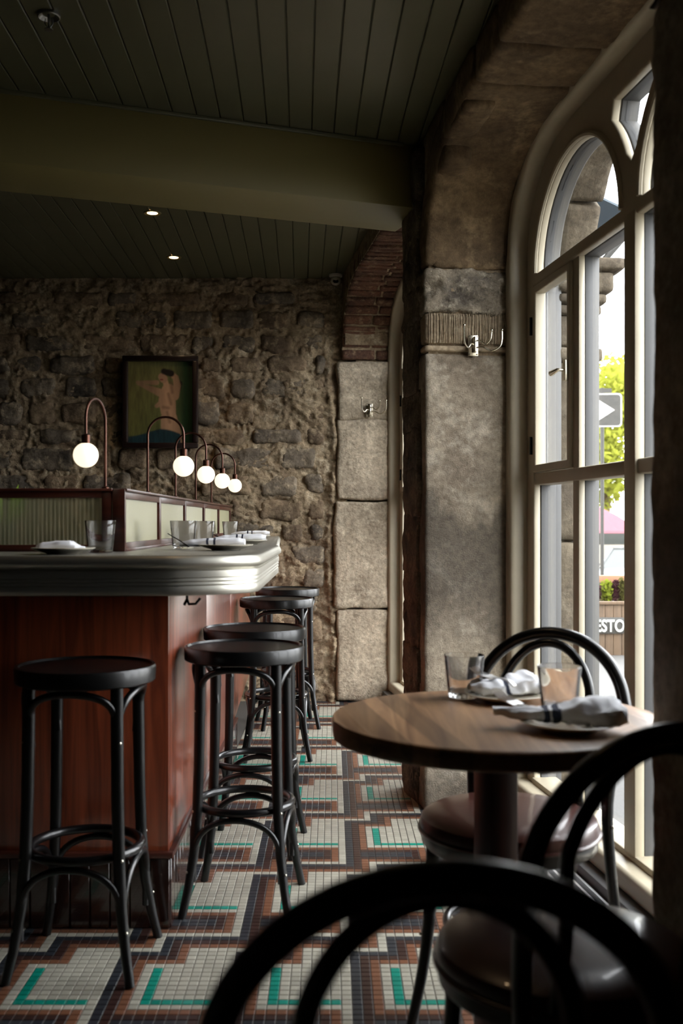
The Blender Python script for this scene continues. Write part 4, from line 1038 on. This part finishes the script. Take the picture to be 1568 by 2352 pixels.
# ================================================================== OUTDOORS
M['pave'] = mat('pale_concrete', srgb(68, 67, 65), 0.9, noise=(2, srgb(74, 73, 71), 0.3), bump=(30, .2, .01))
g = MB()
g.add([(-1.2, -6, -.15), (40, -6, -.15), (40, 10.8, -.15), (-1.2, 10.8, -.15), (40, 15, -.6), (-1.2, 15, -.6), (60, 90, -1.05), (-30, 90, -1.05), (-1.2, -6, -.4), (40, -6, -.4)], [(0, 1, 2, 3), (3, 2, 4, 5), (5, 4, 6, 7), (0, 8, 9, 1)])
g = struct(g.build('ground', M['pave'], smooth=False))
def gz_(y): return -.15 if y < 10.8 else (-.15 - .45 * (y - 10.8) / 4.2 if y < 15 else -.6 - .45 * (y - 15) / 75)
# planter
M['cedar'] = wood_mat('weathered_cedar', srgb(76, 60, 44), srgb(98, 78, 58), .8, 0, 'Z', .6, .12)
plr = empty('planter_box', 'weathered cedar plank planter on the pavement outside the window', 'planter', (2.28, 10.2, -.15), 0)
for k in range(-8, 12):
    MB().box(k * .082, k * .082 + .078, -0.02, 0, 0, .50).build('plank', M['cedar'], plr, bevel=.003)
for k in range(6): MB().box(.984, 1.004, k * .082, k * .082 + .078, 0, .50).build('plank', M['cedar'], plr, bevel=.003)
MB().box(-.68, 1.02, -.04, .02, .50, .53).box(-.68, 1.02, .46, .52, .50, .53).build('rim', M['cedar'], plr, bevel=.004)
MB().box(-.65, .98, 0.0, .49, .02, .46).build('soil', mat('dark_soil', srgb(50, 40, 30), .95), plr, smooth=False)
M['signg'] = mat('grey_sign_board', srgb(46, 45, 41), .6); M['white'] = mat('white_letter', srgb(170, 170, 164), .5)
sgn = empty('name_board', 'grey wooden name board reading ESTO on the front of the planter', 'sign', (2.28, 10.155, -.15))
poly = [(-.45, .215), (.580, .215), (.627, .255), (.627, .335), (.580, .375), (-.45, .375)]
b_ = MB(); n = len(poly); b_.add([(x, 0, z_) for x, z_ in poly] + [(x, .018, z_) for x, z_ in poly], [tuple(range(n)), tuple(range(2 * n - 1, n - 1, -1))] + [(i, (i + 1) % n, n + (i + 1) % n, n + i) for i in range(n)])
b_.build('board', M['signg'], sgn, bevel=.003)
def text_mesh(name, s_, size, m, parent, loc, ext=.004, sx=1.0, bold=.0):
    cu = bpy.data.curves.new(name, 'FONT'); cu.body = s_; cu.size = size; cu.extrude = ext; cu.offset = bold; cu.align_x = 'CENTER'
    tmp = bpy.data.objects.new('tmp', cu); C.objects.link(tmp); bpy.context.view_layer.update()
    me = bpy.data.meshes.new_from_object(tmp.evaluated_get(bpy.context.evaluated_depsgraph_get())); bpy.data.objects.remove(tmp); bpy.data.curves.remove(cu)
    me.transform(Matrix.Rotation(R(90), 4, 'X')); me.transform(Matrix.Diagonal((sx, 1, 1, 1))); me.materials.clear(); me.materials.append(m)
    return link_mesh(name, me, parent, loc)
text_mesh('lettering', 'ESTO', .165, M['white'], sgn, (.447, -.006, .238), .005, 0.74, .004)
# shrubs in the planter
def foliage(nleaf, c, rad, size, seed, sq=1.0):
    r_ = np.random.default_rng(seed); d = r_.normal(size=(nleaf, 3)); d /= np.linalg.norm(d, axis=1, keepdims=True)
    P_ = np.array(c) + d * (r_.random((nleaf, 1)) ** .45) * np.array(rad)
    a = r_.normal(size=(nleaf, 3)); a /= np.linalg.norm(a, axis=1, keepdims=True); b = np.cross(a, r_.normal(size=(nleaf, 3))); b /= np.linalg.norm(b, axis=1, keepdims=True)
    s_ = size * r_.uniform(.6, 1.3, (nleaf, 1)); V_ = np.stack([P_ - a * s_, P_ + b * s_ * .5, P_ + a * s_, P_ - b * s_ * .5], 1).reshape(-1, 3)
    return V_, np.arange(nleaf * 4).reshape(-1, 4)
def leafmat(name, c, tl=.5):
    m = bpy.data.materials.new(name); m.use_nodes = True; nt = m.node_tree; nt.nodes.clear(); N = nt.nodes.new; L = nt.links.new
    o = N('ShaderNodeOutputMaterial'); d = N('ShaderNodeBsdfDiffuse'); d.inputs[0].default_value = (*c, 1); t = N('ShaderNodeBsdfTranslucent'); t.inputs[0].default_value = (*c, 1)
    x = N('ShaderNodeMixShader'); x.inputs[0].default_value = tl; L(d.outputs[0], x.inputs[1]); L(t.outputs[0], x.inputs[2]); L(x.outputs[0], o.inputs[0]); return m
LM = [leafmat('lime_leaf', srgb(110, 120, 36)), leafmat('plum_leaf', srgb(62, 34, 40)), leafmat('olive_leaf', srgb(82, 80, 42)), leafmat('tree_leaf', srgb(150, 154, 62), .5)]
def shrub(label, x, h, w, m, seed):
    t = empty('garden_shrub', label, 'shrub', (x, 10.45, .325), 0, 'shrubs in the cedar planter')
    V_, F_ = foliage(260, (0, 0, h * .6), (w, w, h * .55), .03, seed); o = link_mesh('foliage', np_mesh('foliage', V_, F_, m, False), t); o['kind'] = 'stuff'
    MB().tube([(0, 0, 0), (.01, 0, h * .6)], .008, 6).build('stem', M['cedar'], t)
shrub('lime-yellow shrub in the planter seen through the window', 2.775, .23, .065, LM[0], 1)
shrub('dark plum shrub at the left end of the planter', 2.66, .22, .06, LM[1], 2)
shrub('plum-red shrub between the lime and the olive ones', 2.862, .22, .04, LM[1], 3)
shrub('olive-brown shrub near the right of the planter', 2.93, .24, .045, LM[2], 4)
shrub('crimson shrub at the right end of the planter', 3.01, .22, .05, leafmat('crimson_leaf', srgb(90, 30, 38)), 5)
# slatted bench rail behind the planter
rl_ = empty('terrace_railing', 'terrace railing with orange wooden top rail and dark bars behind the planter', 'railing', (2.9, 11.6, gz_(11.6)))
MB().box(-1.2, .9, -.05, .05, .72, .80).build('top_rail', mat('orange_wood', srgb(122, 86, 60), .7), rl_, bevel=.005)
for k in range(34): MB().box(-1.18 + k * .061, -1.155 + k * .061, -.012, .012, 0, .72).build('baluster', M['signg'], rl_, smooth=False)
# car
car = empty('parked_car', 'silver saloon car parked in the street beyond the planter', 'car', (8.55, 29.2, -1.0), R(60))
M['carp'] = mat('silver_car_paint', srgb(70, 72, 72), .4, .2, coat=.3); M['carg'] = mat('dark_car_glass', srgb(40, 44, 40), .15, coat=.2)
sec = [(-2.15, .38, .62, .55), (-2.0, .30, .74, .72), (-1.2, .25, .86, .82), (-.75, .22, .92, .84), (1.3, .22, .95, .84), (1.95, .28, .94, .78), (2.15, .4, .85, .66)]
mb = MB(); ringn = 10
for (x, zb, zt, hw) in sec:
    mb.v += [(x, -hw, zb + .05), (x, -hw * 1.03, (zb + zt) / 2), (x, -hw, zt - .06), (x, -hw * .88, zt), (x, 0, zt + .02), (x, hw * .88, zt), (x, hw, zt - .06), (x, hw * 1.03, (zb + zt) / 2), (x, hw, zb + .05), (x, 0, zb)]
for i in range(len(sec) - 1):
    for j in range(ringn): mb.f.append((i * ringn + j, i * ringn + (j + 1) % ringn, (i + 1) * ringn + (j + 1) % ringn, (i + 1) * ringn + j)); mb.m.append(0)
mb.f += [tuple(range(ringn)), tuple(range(len(sec) * ringn - 1, (len(sec) - 1) * ringn - 1, -1))]; mb.m += [0, 0]
body = mb.build('body', M['carp'], car, angle=50)
cab = [(-.95, .90, .72), (-.25, 1.40, .56), (.75, 1.43, .56), (1.55, .93, .70)]
mb = MB()
for (x, z_, hw) in cab: mb.v += [(x, -hw, z_), (x, hw, z_)]
mb.v += [(-.95, -.72, .88), (-.95, .72, .88), (1.55, -.72, .90), (1.55, .72, .90)]
mb.f = [(0, 1, 3, 2), (2, 3, 5, 4), (4, 5, 7, 6), (0, 2, 4, 6), (1, 7, 5, 3)]; mb.m = [0] * 5
mb.build('windows', M['carg'], car, smooth=False)
rf = MB()
for s_ in (-1, 1):
    for a, b in (((-.95, .72, .90), (-.25, .56, 1.40)), ((-.25, .56, 1.40), (.75, .56, 1.43)), ((.75, .56, 1.43), (1.55, .70, .93)), ((.22, .70, .93), (.20, .565, 1.42))):
        rf.tube([(a[0], s_ * a[1], a[2]), (b[0], s_ * b[1], b[2])], .035, 8)
rf.box(-.25, .75, -.56, .56, 1.40, 1.44); rf.build('roof', M['carp'], car)
for s_ in (-1, 1):
    MB().ball((-.62, s_ * .90, .98), .085, 16, sz=.7).build('wing_mirror', M['carp'], car)
    for x in (-1.35, 1.35):
        w = MB().lathe([(.0001, -.09), (.2, -.09), (.31, -.08), (.32, 0), (.31, .08), (.2, .09), (.0001, .09)], 28, (x, s_ * .74, .32), axis=Matrix.Rotation(R(90), 3, 'X')); w.build('wheel', M['black'], car)
# patio umbrella with kiosk posts
um = empty('patio_umbrella', 'pale pink patio umbrella across the street', 'umbrella', (8.45, 34, -1.02))
M['pink'] = leafmat('pink_canvas', srgb(150, 100, 108), .4)
MB().lathe([(1.75, 1.84), (1.70, 1.92), (.9, 2.42), (.02, 2.85)], 10).build('canopy', M['pink'], um, smooth=False)
MB().tube([(0, 0, 0), (0, 0, 2.9)], .03, 8).build('pole', M['white'], um)
ks = empty('market_kiosk', 'brown glazed market kiosk under the trees across the street', 'kiosk', (10.4, 38, -1.02))
MB().box(-2.5, 2.5, 0, 2, 0, 1.36).build('base_wall', mat('kiosk_cream', srgb(140, 132, 120), .8), ks, smooth=False)
MB().box(-2.7, 2.7, -.2, 2.2, 2.0, 2.1).build('roof', M['white'], ks, smooth=False)
for k in range(6): MB().box(-2.5 + k * .98, -2.4 + k * .98, 0, .1, 1.36, 2.0).build('post', M['cedar'], ks, smooth=False)
MB().box(-2.4, 2.4, .04, .06, 1.36, 2.0).build('glazing', M['carg'], ks, smooth=False)
# arrow sign
sg = empty('arrow_sign', 'dark square street sign with a white right-pointing arrow on a pole', 'sign', (3.64, 13.8, gz_(13.8)), R(-6))
zc = 1.158 + 258 * 13.8 / 2375 - gz_(13.8)
def rrect(hw, hh, r_, n=5):
    out = []
    for cx, cz, a0 in ((hw - r_, hh - r_, 0), (-hw + r_, hh - r_, 90), (-hw + r_, -hh + r_, 180), (hw - r_, -hh + r_, 270)):
        for k in range(n + 1): a = R(a0 + 90 * k / n); out.append((cx + r_ * math.cos(a), cz + r_ * math.sin(a)))
    return out
def plate_xz(pl, y0, y1, zc_=0):
    n = len(pl); return MB().add([(x, y0, z_ + zc_) for x, z_ in pl] + [(x, y1, z_ + zc_) for x, z_ in pl], [tuple(range(n)), tuple(range(2 * n - 1, n - 1, -1))] + [(i, (i + 1) % n, n + (i + 1) % n, n + i) for i in range(n)])
plate_xz(rrect(.225, .225, .05), 0, .012, zc).build('border', M['white'], sg, smooth=False)
plate_xz(rrect(.205, .205, .04), -.004, 0, zc).build('face', M['signg'], sg, smooth=False)
plate_xz([(-.18, -.05), (-.11, -.05), (-.11, -.155), (.130, 0), (-.11, .155), (-.11, .05), (-.18, .05)], -.008, -.004, zc).build('arrow', M['white'], sg, smooth=False)
MB().box(-.12, .09, 0.0, .012, zc + .23, zc + .29).build('upper_plate', M['signg'], sg, smooth=False)
MB().tube([(-.03, .03, 0), (-.03, .03, zc + .3)], .025, 8).build('pole', M['signg'], sg)
# awning fixed to the facade above the pavement
aw = empty('street_awning', 'grey fabric awning with a slanting support arm outside the window', 'awning', W3(0.60, 0.70, -0.035), WALL_RZ)
M['awn'] = leafmat('grey_awning', srgb(120, 130, 138), .35)
MB().add([(-.32, .06, 2.66), (.32, .06, 2.66), (.32, .34, 2.545), (-.32, .34, 2.545), (-.32, .06, 2.65), (.32, .06, 2.65), (.32, .34, 2.535), (-.32, .34, 2.535), (-.32, .34, 2.49), (.32, .34, 2.49)],
    [(0, 1, 2, 3), (4, 7, 6, 5), (3, 2, 9, 8), (0, 3, 7, 4), (1, 5, 6, 2)]).build('canvas', M['awn'], aw, smooth=False)
MB().tube([(-.30, .075, 2.24), (-.30, .32, 2.52)], .014, 8).build('arm', M['signg'], aw); MB().tube([(.30, .075, 2.24), (.30, .32, 2.52)], .014, 8).build('arm', M['signg'], aw)
aw.scale = (1, -1, 1)
# trees
def tree(label, x, y, h, rad, seed, n=7200):
    t = empty('street_tree', label, 'tree', (x, y, gz_(y)), 0, 'street trees beyond the kiosk')
    MB().tube([(0, 0, 0), (.1, 0, h * .4), (0, 0, h * .75)], [.2, .15, .06], 8).build('trunk', M['cedar'], t)
    r_ = random.Random(seed); Vs = []; Fs = []; off = 0
    for k in range(9):
        c = (r_.uniform(-.6, .6) * rad, r_.uniform(-.5, .5) * rad, h * (.34 + .6 * (k + .5) / 9)); V_, F_ = foliage(n // 9, c, (rad * .55, rad * .55, rad * .45), .17, seed * 10 + k)
        Vs.append(V_); Fs.append(F_ + off); off += len(V_)
    o = link_mesh('crown', np_mesh('crown', np.concatenate(Vs), np.concatenate(Fs), LM[3], False), t); o['kind'] = 'stuff'
tree('sunlit yellow-green tree behind the arrow sign', 10.8, 41, 8.4, 2.6, 3)
tree('yellow-green tree to the right beyond the umbrella', 19.0, 44, 8.0, 3.0, 5)
tree('yellow-green tree to the left, mostly hidden by the facade', 6.3, 45, 7.6, 2.8, 7)
